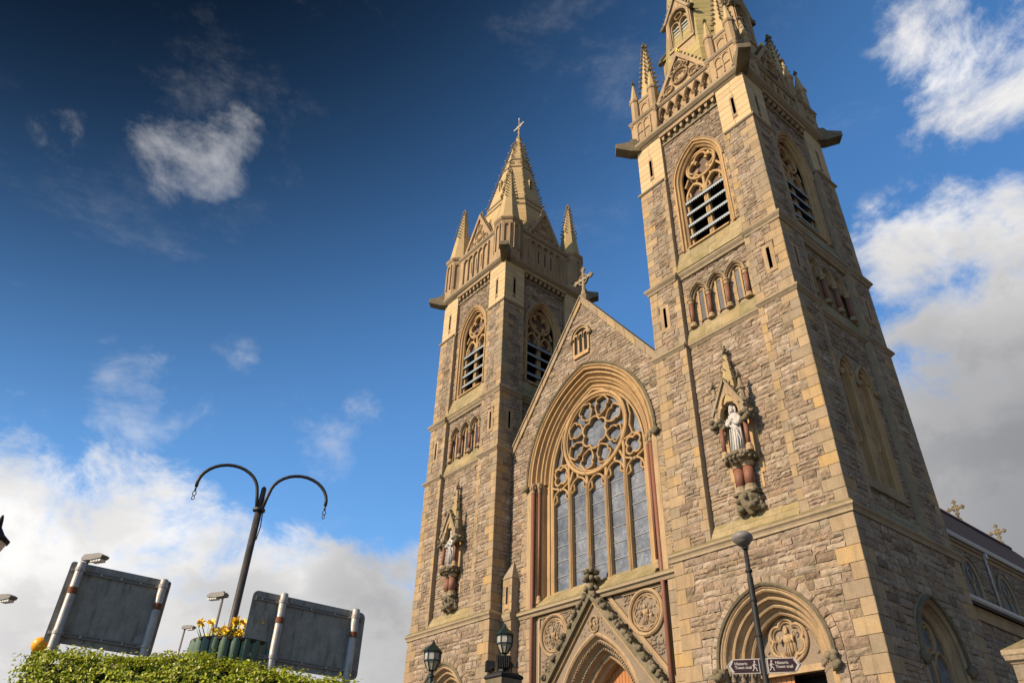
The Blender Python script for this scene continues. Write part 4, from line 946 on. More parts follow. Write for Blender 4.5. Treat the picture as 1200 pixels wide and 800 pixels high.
t.bar(circle(0, CY, CR, 48), .19, z0, z1+.08, True, .05); t.bar(circle(0, CY, CR-.17, 48), .10, z0, z1, True)
t.bar(foil(0, CY, .56, .40, 6, pi/6), .10, z0, z1, True)
for i in range(8):
    a = i*pi/4+pi/8; ca, sa = cos(a), sin(a)
    # petal: straight radial sides, three cusped lobes at the outer end
    L = []
    for (u, v) in ((.98, -.10), (1.28, -.36), (1.42, -.42), (1.55, -.40), (1.62, -.36), (1.70, -.48), (1.88, -.46), (1.98, -.30), (2.06, -.16), (2.15, 0), (2.06, .16), (1.98, .30), (1.88, .46), (1.70, .48), (1.62, .36), (1.55, .40), (1.42, .42), (1.28, .36), (.98, .10)):
        L.append((u*ca-v*sa, CY+u*sa+v*ca))
    t.bar(L, .092, z0, z1, True)
mx_ = [-2.04, -.68, .68, 2.04]
for x in mx_: t.bar([(x, 2.1), (x, 7.45)], .155, z0, z1+.10, ch=.07)
for x in mx_[:1]+mx_[-1:]: t.bar([(x, 7.4), (x*1.02, 8.6), (x*.98, 9.2)], .17, z0, z1+.05, ch=.05)
heads = [(-2.74, 7.05, .62), (-1.36, 7.3, .62), (0, 7.05, .62), (1.36, 7.3, .62), (2.74, 7.05, .62)]
for x, s0, hw in heads:
    t.bar([(x-hw, 2.2)]+[(x+u, v) for u, v in arch(hw, .72, s0, 0, 8)]+[(x+hw, 2.2)], .10, z0, z1)
    for s_ in (-1, 1): t.bar([(x+s_*hw, s0-.05), (x+s_*.34, s0+.10), (x+s_*.40, s0+.50)], .09, z0, z1-.05)
for s_ in (-1, 1):
    t.bar(foil(s_*2.72, 8.52, .30, .27, 4, pi/4), .11, z0, z1, True); t.bar([(s_*2.04, 8.0), (s_*2.74, 7.7), (s_*3.4, 8.0)], .11, z0, z1); t.bar([(s_*2.1, 9.0), (s_*2.72, 9.15), (s_*3.2, 9.0)], .11, z0, z1)
    t.bar([(s_*2.72, 9.15), (s_*2.55, 9.7), (s_*2.65, 10.3), (s_*2.5, 11.0)], .10, z0, z1); t.bar([(s_*.9, 12.6), (s_*1.5, 12.25), (s_*2.0, 11.7)], .10, z0, z1)
    t.bar([(s_*.68, 7.4), (s_*.72, 8.0)], .17, z0, z1); t.bar([(s_*1.36, 8.0), (s_*1.42, 8.3)], .14, z0, z1); t.bar([(s_*2.04, 7.9), (s_*1.75, 8.5)], .14, z0, z1); t.bar([(0, 7.75), (0, 7.95)], .16, z0, z1)
t.mould(WW, WH, WS, 2.1, [(0, z0), (0, z1), (-.10, z1), (-.13, z1-.04), (-.13, z0)], n=18)
t.build('tracery', ww)
q = MB(FN); q.archfill(WW+.05, WH, WS, 2.0, -.86, m='leaded_glass'); q.build('glass', ww)
q = MB(FN, 'saddle_grey')
for i in range(6):
    b = 3.05+i*.80
    for j, (x, s0, hw) in enumerate(heads): q.box(x-hw+.06, x+hw-.06, b, b+.028, -.85, -.825)
for x, s0, hw in heads: q.box(x-hw+.06, x+hw-.06, 2.3, 2.34, -.85, -.826)
q.build('saddle_bar', ww)
# string below the window and the carved lower stage
g = MB(FN, 'weathered')
g.extr([(-.1, 1.12), (.05, 1.12), (.10, 1.24), (.20, 1.30), (.20, 1.42), (.02, 1.56), (-.1, 1.56)], HL, HR); g.build('string_course', nave_front)
PX = .15
g = MB(FN, 'carved'); c = -.22
g.box(-4.25, 4.6, -7.1, 1.2, c-1.9, c-1.5, 'mortar')
GB, GSL = 1.45, 1.12       # portal gable apex and slope
g.panel(-4.3, 4.62, -7.1, 1.14, c, 2.6, 3.75, -4.15, -7.1, cx=PX, n=12, m='carved')
for s_, x in ((-1, -2.85), (1, 3.15)):
    y = .06; g.bar(circle(x, y, .94, 36), .17, c-.02, c+.16, True, .06, m='dressed'); g.bar(circle(x, y, .76, 32), .08, c-.02, c+.08, True, m='dressed')
    g.bar(foil(x, y, .42, .27, 8, 0), .07, c-.02, c+.07, True, m='dressed')
    relief(g, x-.08, y-.05, c+.0, .82, 'dressed', False); relief(g, x+.22, y-.2, c+.0, .55, 'dressed', False)
    for i in range(46):
        a = random.uniform(0, 2*pi); r = random.uniform(0, .66); g.ell(x+r*cos(a), y+r*sin(a), c, .08, .08, .05, None, .35, True, 6, 4)
    # leaf carving in the spandrels above and below the roundel
    for (bx, by, sx_, sy_, n) in ((x-s_*.95, .78, .35, .22, 26), (x+s_*.5, -1.35, .42, .42, 34), (x+s_*.75, .85, .18, .15, 10)):
        for i in range(n): g.ell(bx+random.uniform(-sx_, sx_), by+random.uniform(-sy_, sy_), c, random.uniform(.05, .1), random.uniform(.05, .1), .06, None, .35, True, 6, 4)
    for x2 in ((-4.0, -3.92) if s_ < 0 else (4.3, 4.38))[:1]: g.box(x2, x2+.1, -7, 1.1, c-.02, c+.08, 'dressed')
    g.box(*sorted((x-s_*1.35, x+s_*1.1)), .98, 1.08, c-.02, c+.09, 'dressed')
cp = g.build('carved_panel', church)
# portal
g = MB(FN, 'dressed'); pw, ph, ps = 2.6, 3.75, -4.15
g.mould(pw, ph, ps, -7.1, [(.12, c), (.12, c+.22), (.02, c+.26), (-.06, c+.20), (-.10, c+.1), (-.18, c-.05), (-.24, c+.02), (-.31, c-.03), (-.34, c-.22), (-.42, c-.36), (-.49, c-.30), (-.56, c-.36), (-.59, c-.55), (-.68, c-.70), (-.75, c-.64), (-.82, c-.70), (-.84, c-.95), (-.95, c-1.05), (-.95, c-1.45)], cx=PX, n=16, closed=False)
for d, cc in ((-.27, c+.0), (-.52, c-.34)):
    A = arch(pw, ph, ps, d, 34)
    for i, (x, y) in enumerate(A): g.ell(PX+x, y, cc+.03, .05, .055, .05, 'carved', .3, True, 6, 4)
# gable: face, inner roll, crocketed coping
gz = c+.34
for s_ in (-1, 1):
    def sl(d, t): return (PX+s_*t, GB-d-GSL*t)
    A = [(PX+x, y) for x, y in arch(pw, ph, ps, .10, 12)]
    half_ = [p for p in A if (p[0]-PX)*s_ >= -1e-6]; half_ = sorted(half_, key=lambda p: -p[1])
    P = [sl(.45, 0)] + half_ + [(PX+s_*(pw+.1), ps-.5), sl(.45, 4.6)]
    P = P if s_ < 0 else P[::-1]
    g.prism(P, c, gz-.12, 'carved')
    P = [sl(.30, 0), sl(.52, 0), sl(.52, 4.6), sl(.30, 4.6)]; g.prism(P if s_ < 0 else P[::-1], c, gz, 'golden')
    P = [sl(-.22, 0), sl(.31, 0), sl(.31, 4.6), sl(-.22, 4.6)]; g.prism(P if s_ < 0 else P[::-1], c, gz+.20, 'blackened')
    P = [sl(-.75, .45), sl(-.48, .40), sl(-.48, 4.6), sl(-.75, 4.6)] ; g.prism(P if s_ < 0 else P[::-1], c, c+.12, 'dressed')
    for i in range(12):
        t = .3+i*.36
        for e in range(5):
            x, y = sl(-.16, t+random.uniform(-.11, .11)); g.ell(x+random.uniform(-.05, .05), y+random.uniform(-.04, .12), gz+.12+random.uniform(-.1, .16), .13, .13, .13, 'blackened', .35, True, 6, 4)
    for i in range(44): t = .15+i*.1; x, y = sl(.36, t); g.ell(x, y, gz-.01, .035, .035, .03, 'carved', 0, True, 6, 4)
g.bar(foil(PX, .02, .12, .24, 2, pi/2), .07, gz-.13, gz-.02, True, m='dressed'); relief(g, PX, .0, gz-.13, .45, 'dressed', False)
for i in range(40):
    y = random.uniform(-.9, .25); hw = (GB-.7-y)/GSL; x = random.uniform(-hw, hw)
    if abs(x) > arch_half(pw, ph, ps, y, .25): g.ell(PX+x, y, gz-.13, .07, .07, .05, 'carved', .35, True, 6, 4)
po = g.build('portal', church)
q = MB(FN, 'blackened')
q.rot([(.24, GB-.3), (.22, GB+.1), (.15, GB+.35), (.13, GB+1.2), (.17, GB+1.5), (.16, GB+1.62), (.10, GB+1.72)], 8, PX, gz)
for y, r, n in ((.12, .28, 6), (.62, .30, 8), (.95, .26, 8)):
    for i in range(n): t_ = 2*pi*i/n; q.ell(PX+r*cos(t_), GB+y+random.uniform(-.05, .05), gz+r*sin(t_), .15, .14, .15, None, .3, True, 6, 4)
q.build('finial', po)
q = MB(FN, 'wood'); q.box(PX-2.0, PX+2.0, -7, -.8, c-1.5, c-1.42)
for i in range(18): a = PX-1.8+i*.2; q.box(a, a+.012, -7, -1.0, c-1.42, c-1.413, 'dark_inside')
q.build('door', po)
# little gabled angle turret between the left tower and the nave front
g = MB(XYZ, 'ashlar'); g.F = XYZ
fb = (np.array([(1, 0, 0), (0, 0, 1), (0, -1, 0)], float), np.array((-19.78, .82, 0.0)))
g.F = fb
g.box(-.42, .40, -7, 3.3, -.5, -.04, 'mortar'); masonry(g, -.40, .40, -6, 3.3, 0, holes=[hole_rect(-.16, .16, 1.75, 3.0)], H=.42, all_ashlar=True)
g.box(-.10, .10, 1.95, 2.85, -.045, -.035, 'dark_inside')
for x0, x1 in ((-.17, -.09), (.09, .17)): g.box(x0, x1, 1.72, 3.02, -.05, .012, 'golden')
g.box(-.09, .09, 2.85, 3.02, -.05, .012, 'golden'); g.box(-.09, .09, 1.72, 1.95, -.05, .013, 'golden')
g.add([(-.46, 3.3, .04), (.44, 3.3, .04), (.44, 3.3, -.5), (-.46, 3.3, -.5), (-.04, 4.35, -.46)], [(0, 1, 4), (1, 2, 4), (3, 0, 4), (0, 3, 2, 1)], 'ashlar')
g.extr([(-.05, 1.12), (.05, 1.12), (.12, 1.3), (.12, 1.42), (.0, 1.56), (-.05, 1.56)], -.42, .42, 'weathered')
g.build('angle_turret', church)
# ------------------------------------------------------------------ nave behind
FS = (np.array([(0, 1, 0), (0, 0, 1), (1, 0, 0)], float), np.array((0.0, 0.0, 0.0)))     # a = y, c = x
RZ, EZ, EX = 18.0, 9.9, -7.9
g = MB(FS, 'slate'); rx = NX
for s_ in (-1, 1):
    ex = rx+s_*(EX-rx+.16)
    v = [(1.7, RZ, rx), (63, RZ, rx), (63, EZ, ex), (1.7, EZ, ex)]; v2 = [(a, b-.25, c_) for a, b, c_ in v]
    g.add(v+v2, [(0, 1, 2, 3), (7, 6, 5, 4), (3, 2, 6, 7), (1, 0, 4, 5), (0, 3, 7, 4), (2, 1, 5, 6)], 'slate')
for i in range(120): y = 1.9+i*.5; g.box(y, y+.46, RZ-.08, RZ+.12, rx-.14, rx+.14, 'ridge_tile'); g.ell(y+.12, RZ+.2, rx, .1, .12, .06, 'ridge_tile', 0, True, 6, 4); g.ell(y+.36, RZ+.2, rx, .1, .12, .06, 'ridge_tile', 0, True, 6, 4)
nr = g.build('nave_roof', church)
for y in (50.6, 59.8):
    q = MB((np.array([(1, 0, 0), (0, 0, 1), (0, -1, 0)], float), np.array((NX, y, 0.0))), 'weathered')
    q.F = (q.F[0]*.78, q.F[1]+np.array((0, 0, RZ*.22))); q.m = 'blackened'
    q.rot([(.3, RZ), (.3, RZ+.35), (.14, RZ+.5), (.12, RZ+1.9), (.10, RZ+2.4)], 8); q.box(-.75, .75, RZ+1.55, RZ+1.8, -.12, .12)
    for x, b in ((-.8, 1.67), (.8, 1.67), (0, 2.5)):
        for u, v in ((-.14, 0), (.14, 0), (0, .16), (0, -.14)): q.ell(x+u, RZ+b+v, 0, .15, .15, .13)
    for u, v in ((.25, .25), (-.25, .25), (.25, -.25), (-.25, -.25)): q.ell(u, RZ+1.67+v, 0, .14, .14, .1)
    q.ell(.16, RZ+1.0, 0, .13, .15, .12); q.ell(-.16, RZ+1.0, 0, .13, .15, .12)
    q.build('ridge_cross', nr)
# clerestory wall with traceried windows, gutter on a corbelled eaves course
AX, AZ = -1.0, .45
g = MB(FS, 'mortar'); g.F = (FS[0], np.array((EX, 0, 0.0)))
FC = g.F
g.box(7.5, 63, -7, EZ-.1, -.6, -.04, 'mortar')
wy = [14.5+i*5.6 for i in range(9)]
masonry(g, 7.6, 63, 4.2, EZ-.75, 0, holes=[hole_arch(1.35, 1.5, 7.1, 3, .1, y) for y in wy], H=.5, lo=.5, hi=1.1)
g.box(7.5, 63, EZ-.75, EZ-.45, -.3, .06, 'dressed'); g.box(7.5, 63, EZ-.45, EZ-.22, -.3, .16, 'weathered')
cw = g.build('clerestory_wall', church)
for y in wy:
    q = MB(FC, 'dressed'); q.mould(1.05, 1.3, 7.1, 4.6, [(0, -.03), (0, .05), (.12, .08), (.3, .08), (.32, -.03)], cx=y, n=9); q.mould(1.05, 1.3, 7.1, 7.1, [(.32, 0), (.32, .16), (.42, .15), (.42, 0)], cx=y, n=9, m='weathered')
    q.archfill(1.05, 1.3, 7.1, 4.6, .004, y, 'dark_glass'); q.bar([(y, 4.6), (y, 7.2)], .12, 0, .06); q.bar(circle(y, 7.45, .42, 18), .1, 0, .06, True)
    for x in (-.52, .52): q.bar([(y+x-.5, 4.6)]+[(y+x+u, v) for u, v in arch(.5, .6, 6.4, 0, 6)]+[(y+x+.5, 4.6)], .09, 0, .055)
    q.build('clerestory_window', church)
q = MB(FC, 'gutter_paint'); q.extr([(.12, EZ-.24), (.34, EZ-.24), (.40, EZ-.12), (.42, EZ+.02), (.36, EZ+.02), (.34, EZ-.10), (.28, EZ-.16), (.12, EZ-.16)], 7.5, 63); gt = q.build('gutter', church)
for y in (34.6, 45.8):
    q = MB(FC, 'gutter_paint'); q.tube([(y, EZ-.2, .26), (y, EZ-.55, .14), (y, 3.5, .10)], .085, 10); q.box(y-.16, y+.16, EZ-.62, EZ-.3, .04, .32); q.build('downpipe', gt)
# aisle
g = MB((FS[0], np.array((AX, 0, 0.0))), 'mortar'); FA = g.F
g.box(7.9, 63, -7.2, AZ-.3, -.6, -.04)
ay = [13.6+i*5.6 for i in range(9)]
masonry(g, 7.9, 63, -5.5, AZ-.8, 0, holes=[hole_arch(.75, 1.3, -2.4, -6, .2, y) for y in ay], H=.5, lo=.5, hi=1.1)
g.box(7.9, 63, AZ-.8, AZ-.25, -.3, .08, 'dressed')
aw = g.build('aisle_wall', church)
for y in ay:
    q = MB(FA, 'dressed'); q.mould(.62, 1.2, -2.4, -6, [(0, -.03), (0, .05), (.1, .09), (.28, .09), (.3, -.03)], cx=y, n=9); q.archfill(.62, 1.2, -2.4, -6, .004, y, 'dark_glass'); q.bar([(y, -6), (y, -1.6)], .1, 0, .06); q.build('aisle_window', church)
g = MB(FS, 'slate'); v = [(7.9, AZ-.1, AX+.3), (63, AZ-.1, AX+.3), (63, 5.2, EX), (7.9, 5.2, EX)]; v2 = [(a, b-.15, c_) for a, b, c_ in v]
g.add(v+v2, [(3, 2, 1, 0), (4, 5, 6, 7), (0, 1, 5, 4), (1, 2, 6, 5), (3, 0, 4, 7)], 'slate'); g.build('aisle_roof', church)
q = MB(FA, 'gutter_paint'); q.extr([(.10, AZ-.18), (.30, AZ-.18), (.36, AZ-.10), (.38, AZ), (.32, AZ), (.28, AZ-.10), (.10, AZ-.12)], 8.05, 63); q.box(8.06, 8.35, AZ-.5, AZ+.02, .02, .42); ag = q.build('gutter', church)
q = MB(FA, 'gutter_paint'); q.tube([(8.3, AZ-.3, .25), (8.3, AZ-.7, .12), (8.3, -7, .10)], .08, 10); q.build('downpipe', ag)
# east end and north side, plain
g = MB(FS, 'rubble'); g.prism([(62.6, -7), (63.4, -7), (63.4, RZ-.4), (62.6, RZ-.4)], NX-.3, NX+.3); g.box(62.5, 63.2, -7, EZ, NX-6, EX-.1); g.box(2.5, 62.4, -7, EZ-.1, NX-6.05, NX-5.6)
g.build('rear_wall', church)

# ------------------------------------------------------------------ statues in the niches
def wf(x, y, z=0, rz=0):          # a = local x, b = up, c = towards the viewer of the front (-y)
    return (np.array([(1, 0, 0), (0, 0, 1), (0, -1, 0)], float), np.zeros(3))
def robed_figure(variant):
    g = MB(wf(0, 0), 'statue_white'); n = 28; vs = []; fs = []
    rows = [(0, .31, .25), (.06, .33, .27), (.35, .31, .25), (.75, .29, .23), (1.05, .27, .21), (1.25, .28, .21), (1.45, .31, .21), (1.62, .33, .20), (1.74, .29, .17), (1.80, .17, .13), (1.84, .095, .09), (1.90, .09, .09), (1.95, .12, .12), (2.02, .135, .135), (2.10, .14, .145), (2.18, .135, .14), (2.25, .10, .11), (2.285, .04, .05)]
    for j, (b, ra, rc) in enumerate(rows):
        fold = .055*max(0, 1-b/1.7) if b < 1.7 else 0
        for i in range(n):
            t = 2*pi*i/n; k = 1+fold*(sin(t*7+b*1.1)+.5*sin(t*11-b*2.3)); sway = .035*sin(b*1.7)
            vs.append((ra*k*cos(t)+sway, b, rc*k*sin(t)+(.03 if b > 1.9 else 0)))
    for j in range(len(rows)-1): fs += [(j*n+i, (j+1)*n+i, (j+1)*n+(i+1) % n, j*n+(i+1) % n) for i in range(n)]
    fs += [tuple(range(n)), tuple(range(len(rows)*n-1, (len(rows)-1)*n-1, -1))]
    g.add(vs, fs, None, True)
    # arms in wide sleeves, one hand laid on the breast
    if variant == 0:
        g.tube([(-.29, 1.60, .02), (-.37, 1.32, .10), (-.22, 1.25, .24), (-.04, 1.42, .25)], [.11, .12, .10, .06], 8); g.ell(.0, 1.46, .26, .075, .06, .035)
        g.tube([(.30, 1.60, .02), (.38, 1.30, .10), (.28, 1.18, .26), (.12, 1.30, .27)], [.11, .12, .11, .06], 8); g.ell(.08, 1.34, .28, .07, .06, .035)
    else:
        g.tube([(-.29, 1.60, .02), (-.37, 1.30, .10), (-.24, 1.18, .26), (-.08, 1.30, .28)], [.11, .12, .11, .06], 8); g.tube([(.30, 1.60, .02), (.37, 1.30, .10), (.24, 1.18, .26), (.06, 1.30, .28)], [.11, .12, .11, .06], 8); g.ell(0, 1.34, .29, .09, .08, .05)
    # fingers
    for q in range(5): g.tube([(-.03+.05*variant, 1.44-.03*variant+.012*q, .275), (.06+.05*variant, 1.45-.03*variant+.014*q, .285)], .013, 5)
    # mantle edge falling diagonally, folds
    g.tube([(-.30, 1.5, .12), (-.1, 1.18, .25), (.2, .9, .25), (.30, .5, .18), (.27, .1, .2)], [.05, .045, .05, .04, .03], 6); g.tube([(.3, 1.45, .13), (.34, .9, .12), (.33, .2, .1)], [.05, .05, .03], 6)
    for x in (-.18, -.06, .06, .15): g.tube([(x, 1.05, .22), (x*1.2+.02, .5, .26), (x*1.3, .03, .27)], [.022, .03, .035], 6)
    # face, hair, beard
    g.ell(0, 2.06, .155, .022, .035, .03); g.ell(-.045, 2.10, .145, .022, .012, .015); g.ell(.045, 2.10, .145, .022, .012, .015); g.ell(0, 2.0, .15, .035, .012, .014)
    g.ell(0, 2.12, -.02, .165, .17, .15); g.tube([(-.13, 2.12, .04), (-.16, 1.95, .03), (-.15, 1.76, .04)], [.05, .06, .05], 7); g.tube([(.13, 2.12, .04), (.16, 1.95, .03), (.15, 1.76, .04)], [.05, .06, .05], 7)
    if variant == 0: g.ell(0, 1.94, .13, .075, .09, .05)
    g.rot([(.40, -.08), (.40, 0), (.36, .03)], 16, 0, 0, m='statue_white', sc_=.8)
    return g
NCX = T1C[0]-.02; NCY = -(B1+.36)
for i, (dx, lab) in enumerate(((0, 'white statue of a robed man in the niche of the near taller tower'), (DX2, 'white statue of a robed figure in the niche of the far shorter tower'))):
    g = robed_figure(i); o = g.build('statue', None, church=False); o.location = (NCX+dx, NCY, 4.80+ZO); o.scale = (.86, .86, .97); tag(o, lab, 'statue')

# ------------------------------------------------------------------ ground
def ground_z(x, y):
    t = min(1, max(0, (y+22)/16)); return .0 + 2.9*t*t*(3-2*t)
NGX, NGY = 60, 60; vs = []; fs = []
xs_ = [-600+1200*(i/NGX) for i in range(NGX+1)]; xs_ = sorted(set([-900, -400, -200, -120]+[-80+2.5*i for i in range(57)]+[90, 150, 300, 900])); ys_ = sorted(set([-900, -300, -120, -70]+[-50+2.0*i for i in range(70)]+[120, 200, 400, 1500]))
for y in ys_:
    for x in xs_: vs.append((x, y, ground_z(x, y)))
W_ = len(xs_)
for j in range(len(ys_)-1):
    for i in range(W_-1): fs.append((j*W_+i, j*W_+i+1, (j+1)*W_+i+1, (j+1)*W_+i))
g = MB(XYZ, 'asphalt'); g.add(vs, fs); o = g.build('ground', None, church=False); tag(o, kind='structure')
g = MB(XYZ, 'paving'); g.add([(x, y, z) for z in (-.5, 3.15) for x, y in ((-36, -6), (3.5, -6), (3.5, 75), (-36, 75))], [(3, 2, 1, 0), (4, 5, 6, 7), (0, 1, 5, 4), (1, 2, 6, 5), (2, 3, 7, 6), (3, 0, 4, 7)])
o = g.build('terrace', None, church=False); tag(o, kind='structure')

# ------------------------------------------------------------------ fingerpost lamp in front of the church
def text_mesh(body, size, name, mat, parent, loc, rot, depth=.002, align='LEFT'):
    cu = bpy.data.curves.new(name, 'FONT'); cu.body = body; cu.size = size; cu.extrude = depth; cu.align_x = align; cu.offset = .0012; cu.space_line = .95
    tmp = bpy.data.objects.new(name+'_tmp', cu); COL.objects.link(tmp)
    dg = bpy.context.evaluated_depsgraph_get(); me = bpy.data.meshes.new_from_object(tmp.evaluated_get(dg)); bpy.data.objects.remove(tmp); bpy.data.curves.remove(cu)
    me.materials.clear(); me.materials.append(MATS[mat]); o = bpy.data.objects.new(name, me); COL.objects.link(o); o.parent = parent; o.location = loc; o.rotation_euler = rot
    return o
def obj(mb, name, parent): return mb.build(name, parent, church=False)
LPX, LPY = 4.54, -13.68; gz_ = ground_z(LPX, LPY)
dirc = Vector((CAM[0]-LPX, CAM[1]-LPY, 0)).normalized()
ang = atan2(dirc.x, -dirc.y)                       # sign faces the street the camera stands in
sp = empty('signpost_lamp', (LPX, LPY, gz_), 'slim black street lamp carrying two brown finger signs in front of the near tower', 'street lamp', rz=ang)
H0 = 5.70-gz_
g = MB(wf(0, 0), 'black_metal')
g.rot([(.09, 0), (.09, .9), (.075, .95), (.046, 1.0), (.046, 3.6), (.036, 3.66), (.034, H0-.06)], 14, smooth=True)
for b in (1.0, 3.3-.55, H0-.9, H0-.45): g.rot([(.052, b), (.056, b+.02), (.052, b+.04)], 14)
obj(g, 'post', sp)
g = MB(wf(0, 0), 'lamp_grey'); g.F = (np.array([(1, 0, 0), (0, 0, 1), (0, -1, 0)], float), np.array((0, 0, 0.)))
hz = H0-.05
g.rot([(.045, hz-.03), (.06, hz), (.05, hz+.03)], 12); g.ell(-.02, hz+.13, .06, .165, .105, .19, 'lamp_grey', seg=18, rows=9); g.ell(-.02, hz+.085, .07, .13, .10, .15, 'lamp_bowl', seg=14, rows=8)
hd_ = obj(g, 'lamp_head', sp)
bz = 3.88-gz_
for s_ in (-1, 1):
    g = MB(wf(0, 0), 'sign_white'); r = .5; x0 = .055
    P = lambda e: [(s_*(x0+e), bz-.10+e), (s_*(.43-e*.3), bz-.10+e), (s_*(.53-e*1.2), bz), (s_*(.43-e*.3), bz+.10-e), (s_*(x0+e), bz+.10-e)]
    A = P(0); A = A if s_ > 0 else A[::-1]; g.prism(A, .03, .055); A = P(.012); A = A if s_ > 0 else A[::-1]; g.prism(A, .02, .058, 'sign_brown')
    # chevron and walking man
    ch = [(s_*.415, bz-.078), (s_*.440, bz-.078), (s_*.498, bz), (s_*.440, bz+.078), (s_*.415, bz+.078), (s_*.462, bz)]
    g.prism(ch if s_ > 0 else ch[::-1], .058, .061)
    wx = s_*.112 if s_ > 0 else -.125; ms = 1
    g.ell(wx+.006, bz+.058, .060, .014, .015, .003, 'sign_white')
    for p, q, t_ in (((0, .042), (-.008, -.005), .022), ((-.008, -.005), (.022, -.035), .014), ((.022, -.035), (.028, -.068), .012), ((-.008, -.005), (-.014, -.04), .014), ((-.014, -.04), (-.034, -.066), .012), ((0, .036), (.022, .012), .009), ((.022, .012), (.036, .008), .008), ((0, .036), (-.022, .014), .009), ((-.022, .014), (-.022, -.008), .008)):
        g.bar([(wx+p[0], bz+p[1]), (wx+q[0], bz+q[1])], t_, .056, .0612, ch=.001, m='sign_white')
    a = obj(g, 'sign_arm', sp)
    text_mesh('Historic\nTown trail', .056, 'lettering', 'sign_white', a, ((.165 if s_ > 0 else -.405), -.0585, bz+.018), (pi/2, 0, 0))
    g = MB(wf(0, 0), 'lamp_grey'); g.box(*sorted((s_*.02, s_*.06)), bz-.11, bz+.11, -.05, .03); obj(g, 'bracket', sp)

# ------------------------------------------------------------------ two traffic signs seen from behind
def traffic_sign(x, y0, y1, z0, z1, posts, pr, label, rounded, overhang, ptop):
    gx = ground_z(x, y0); r = empty('traffic_sign', (x, (y0+y1)/2, gx), label, 'road sign'); cyy = (y0+y1)/2
    F = (np.array([(0, 1, 0), (0, 0, 1), (1, 0, 0)], float), np.zeros(3)); g = MB(F, 'sign_back'); a0, a1, b0, b1 = y0-cyy, y1-cyy, z0-gx, z1-gx
    rr = rounded; P = []
    for (cx_, cy_, s0) in ((a1-rr, b0+rr, -pi/2), (a1-rr, b1-rr, 0), (a0+rr, b1-rr, pi/2), (a0+rr, b0+rr, pi)):
        for i in range(6): t = s0+pi/2*i/5; P.append((cx_+rr*cos(t), cy_+rr*sin(t)))
    g.prism(P, -.012, 0); bd = obj(g, 'sign_plate', r)
    g = MB(F, 'sign_white'); g.prism([(x_*.995, b0+(y_-b0)) for x_, y_ in P], -.016, -.0121); obj(g, 'sign_face', r)
    for b in (b0+.09, b1-.09):
        g = MB(F, 'sign_rail'); g.box(a0+.04, a1-.04, b-.022, b-.008, .0, .022); g.box(a0+.04, a1-.04, b+.008, b+.022, .0, .022); g.box(a0+.04, a1-.04, b-.008, b+.008, 0, .012); obj(g, 'rail', r)
    for p in posts:
        g = MB(F, 'galvanised'); q = p-cyy; g.rot([(pr, 0), (pr, z1-gx+ptop), (pr*.8, z1-gx+ptop+.012)], 16, q, .022+pr, smooth=True); ps_ = obj(g, 'post', r)
        for b in (b0+.09, b1-.09):
            g = MB(F, 'galvanised'); g.rot([(pr+.006, b-.018), (pr+.006, b+.018)], 16, q, .022+pr); g.box(q-pr-.03, q+pr+.03, b-.016, b+.016, .0, .02); g.ell(q+pr+.02, b, .03, .012, .012, .012); obj(g, 'clamp', ps_)
        g = MB(F, 'rust_band'); b = b0+(b1-b0)*.62; g.rot([(pr+.004, b-.035), (pr+.004, b+.035)], 16, q, .022+pr); obj(g, 'tape_band', ps_)
    for b in (b0+.09, b1-.09):
        for i in range(5): q = a0+.12+(a1-a0-.24)*i/4; g = MB(F, 'galvanised'); g.rot([(.011, b-.011), (.011, b+.011)], 6, q, .016); obj(g, 'bolt', bd)
    g = MB(F, 'sign_label'); g.box(a1-.22, a1-.09, b0+.12, b0+.19, 0, .002); obj(g, 'maker_label', r)
    return r
traffic_sign(1.6, -22.43, -21.32, 3.27, 4.12, (-22.335, -21.42), .045, 'grey back of the left road sign on two posts above the hedge', .03, .1, -.02)
traffic_sign(2.0, -20.45, -18.885, 3.30, 4.125, (-20.08, -19.065), .048, 'grey back of the wide round cornered road sign right of the flower tub', .07, .1, .0)

# ------------------------------------------------------------------ hanging basket post and the flower tub
bx, by = 1.26, -20.37; bg_ = ground_z(bx, by)
bp = empty('basket_post', (bx, by, bg_), 'dark weathered post with two empty curved hanging basket hooks', 'post')
F = (np.array([(.342, .94, 0), (0, 0, 1), (.94, -.342, 0)], float), np.zeros(3)); top = 5.40-bg_
g = MB(F, 'worn_pole'); g.rot([(.05, 0), (.048, top-.02)], 14, smooth=True); g.rot([(.085, top-.03), (.085, top+.0)], 18); g.rot([(.04, top), (.036, top+.30), (.02, top+.33)], 12)
g.tube([(.055, top-.05, .02), (.07, top-.25, .03), (.05, top-.45, .04)], .008, 5); obj(g, 'pole', bp)
for s_ in (-1, 1):
    g = MB(F, 'worn_pole'); rr = .40 if s_ > 0 else .40; x0 = s_*.035
    # rise leaning out, then a half loop over and down
    P = [(x0, top-.02, .03), (s_*.07, top+.18, .03)]
    for i in range(15): t = pi-.25-(pi-.25+.12)*i/14; P.append((s_*(.08+rr+.005-.0+rr*cos(t)*1.0), top+.22+rr*.86*sin(t)-.0, .03))
    g.tube(P, .0235, 10); hk = obj(g, 'hook_arm', bp); e = P[-1]
    g = MB(F, 'worn_pole'); g.tube([e, (e[0], e[1]-.07, e[2])], .013, 6); g.tube([(e[0]+.022*sin(t), e[1]-.10-.035*cos(t), e[2]) for t in [i*pi/5 for i in range(11)]], .0065, 5)
    g.tube([(e[0]+.018*sin(t), e[1]-.165-.03*cos(t), e[2]) for t in [i*pi/5 for i in range(11)]], .006, 5); obj(g, 'hook_ring', hk)
px_, py_ = 1.50, -20.34; pz = 3.05; pr_ = .46
pt = empty('planter', (px_, py_, pz), 'ribbed green round flower tub with yellow daffodils behind the hedge', 'planter')
g = MB(wf(0, 0), 'planter_green'); nr_ = 26
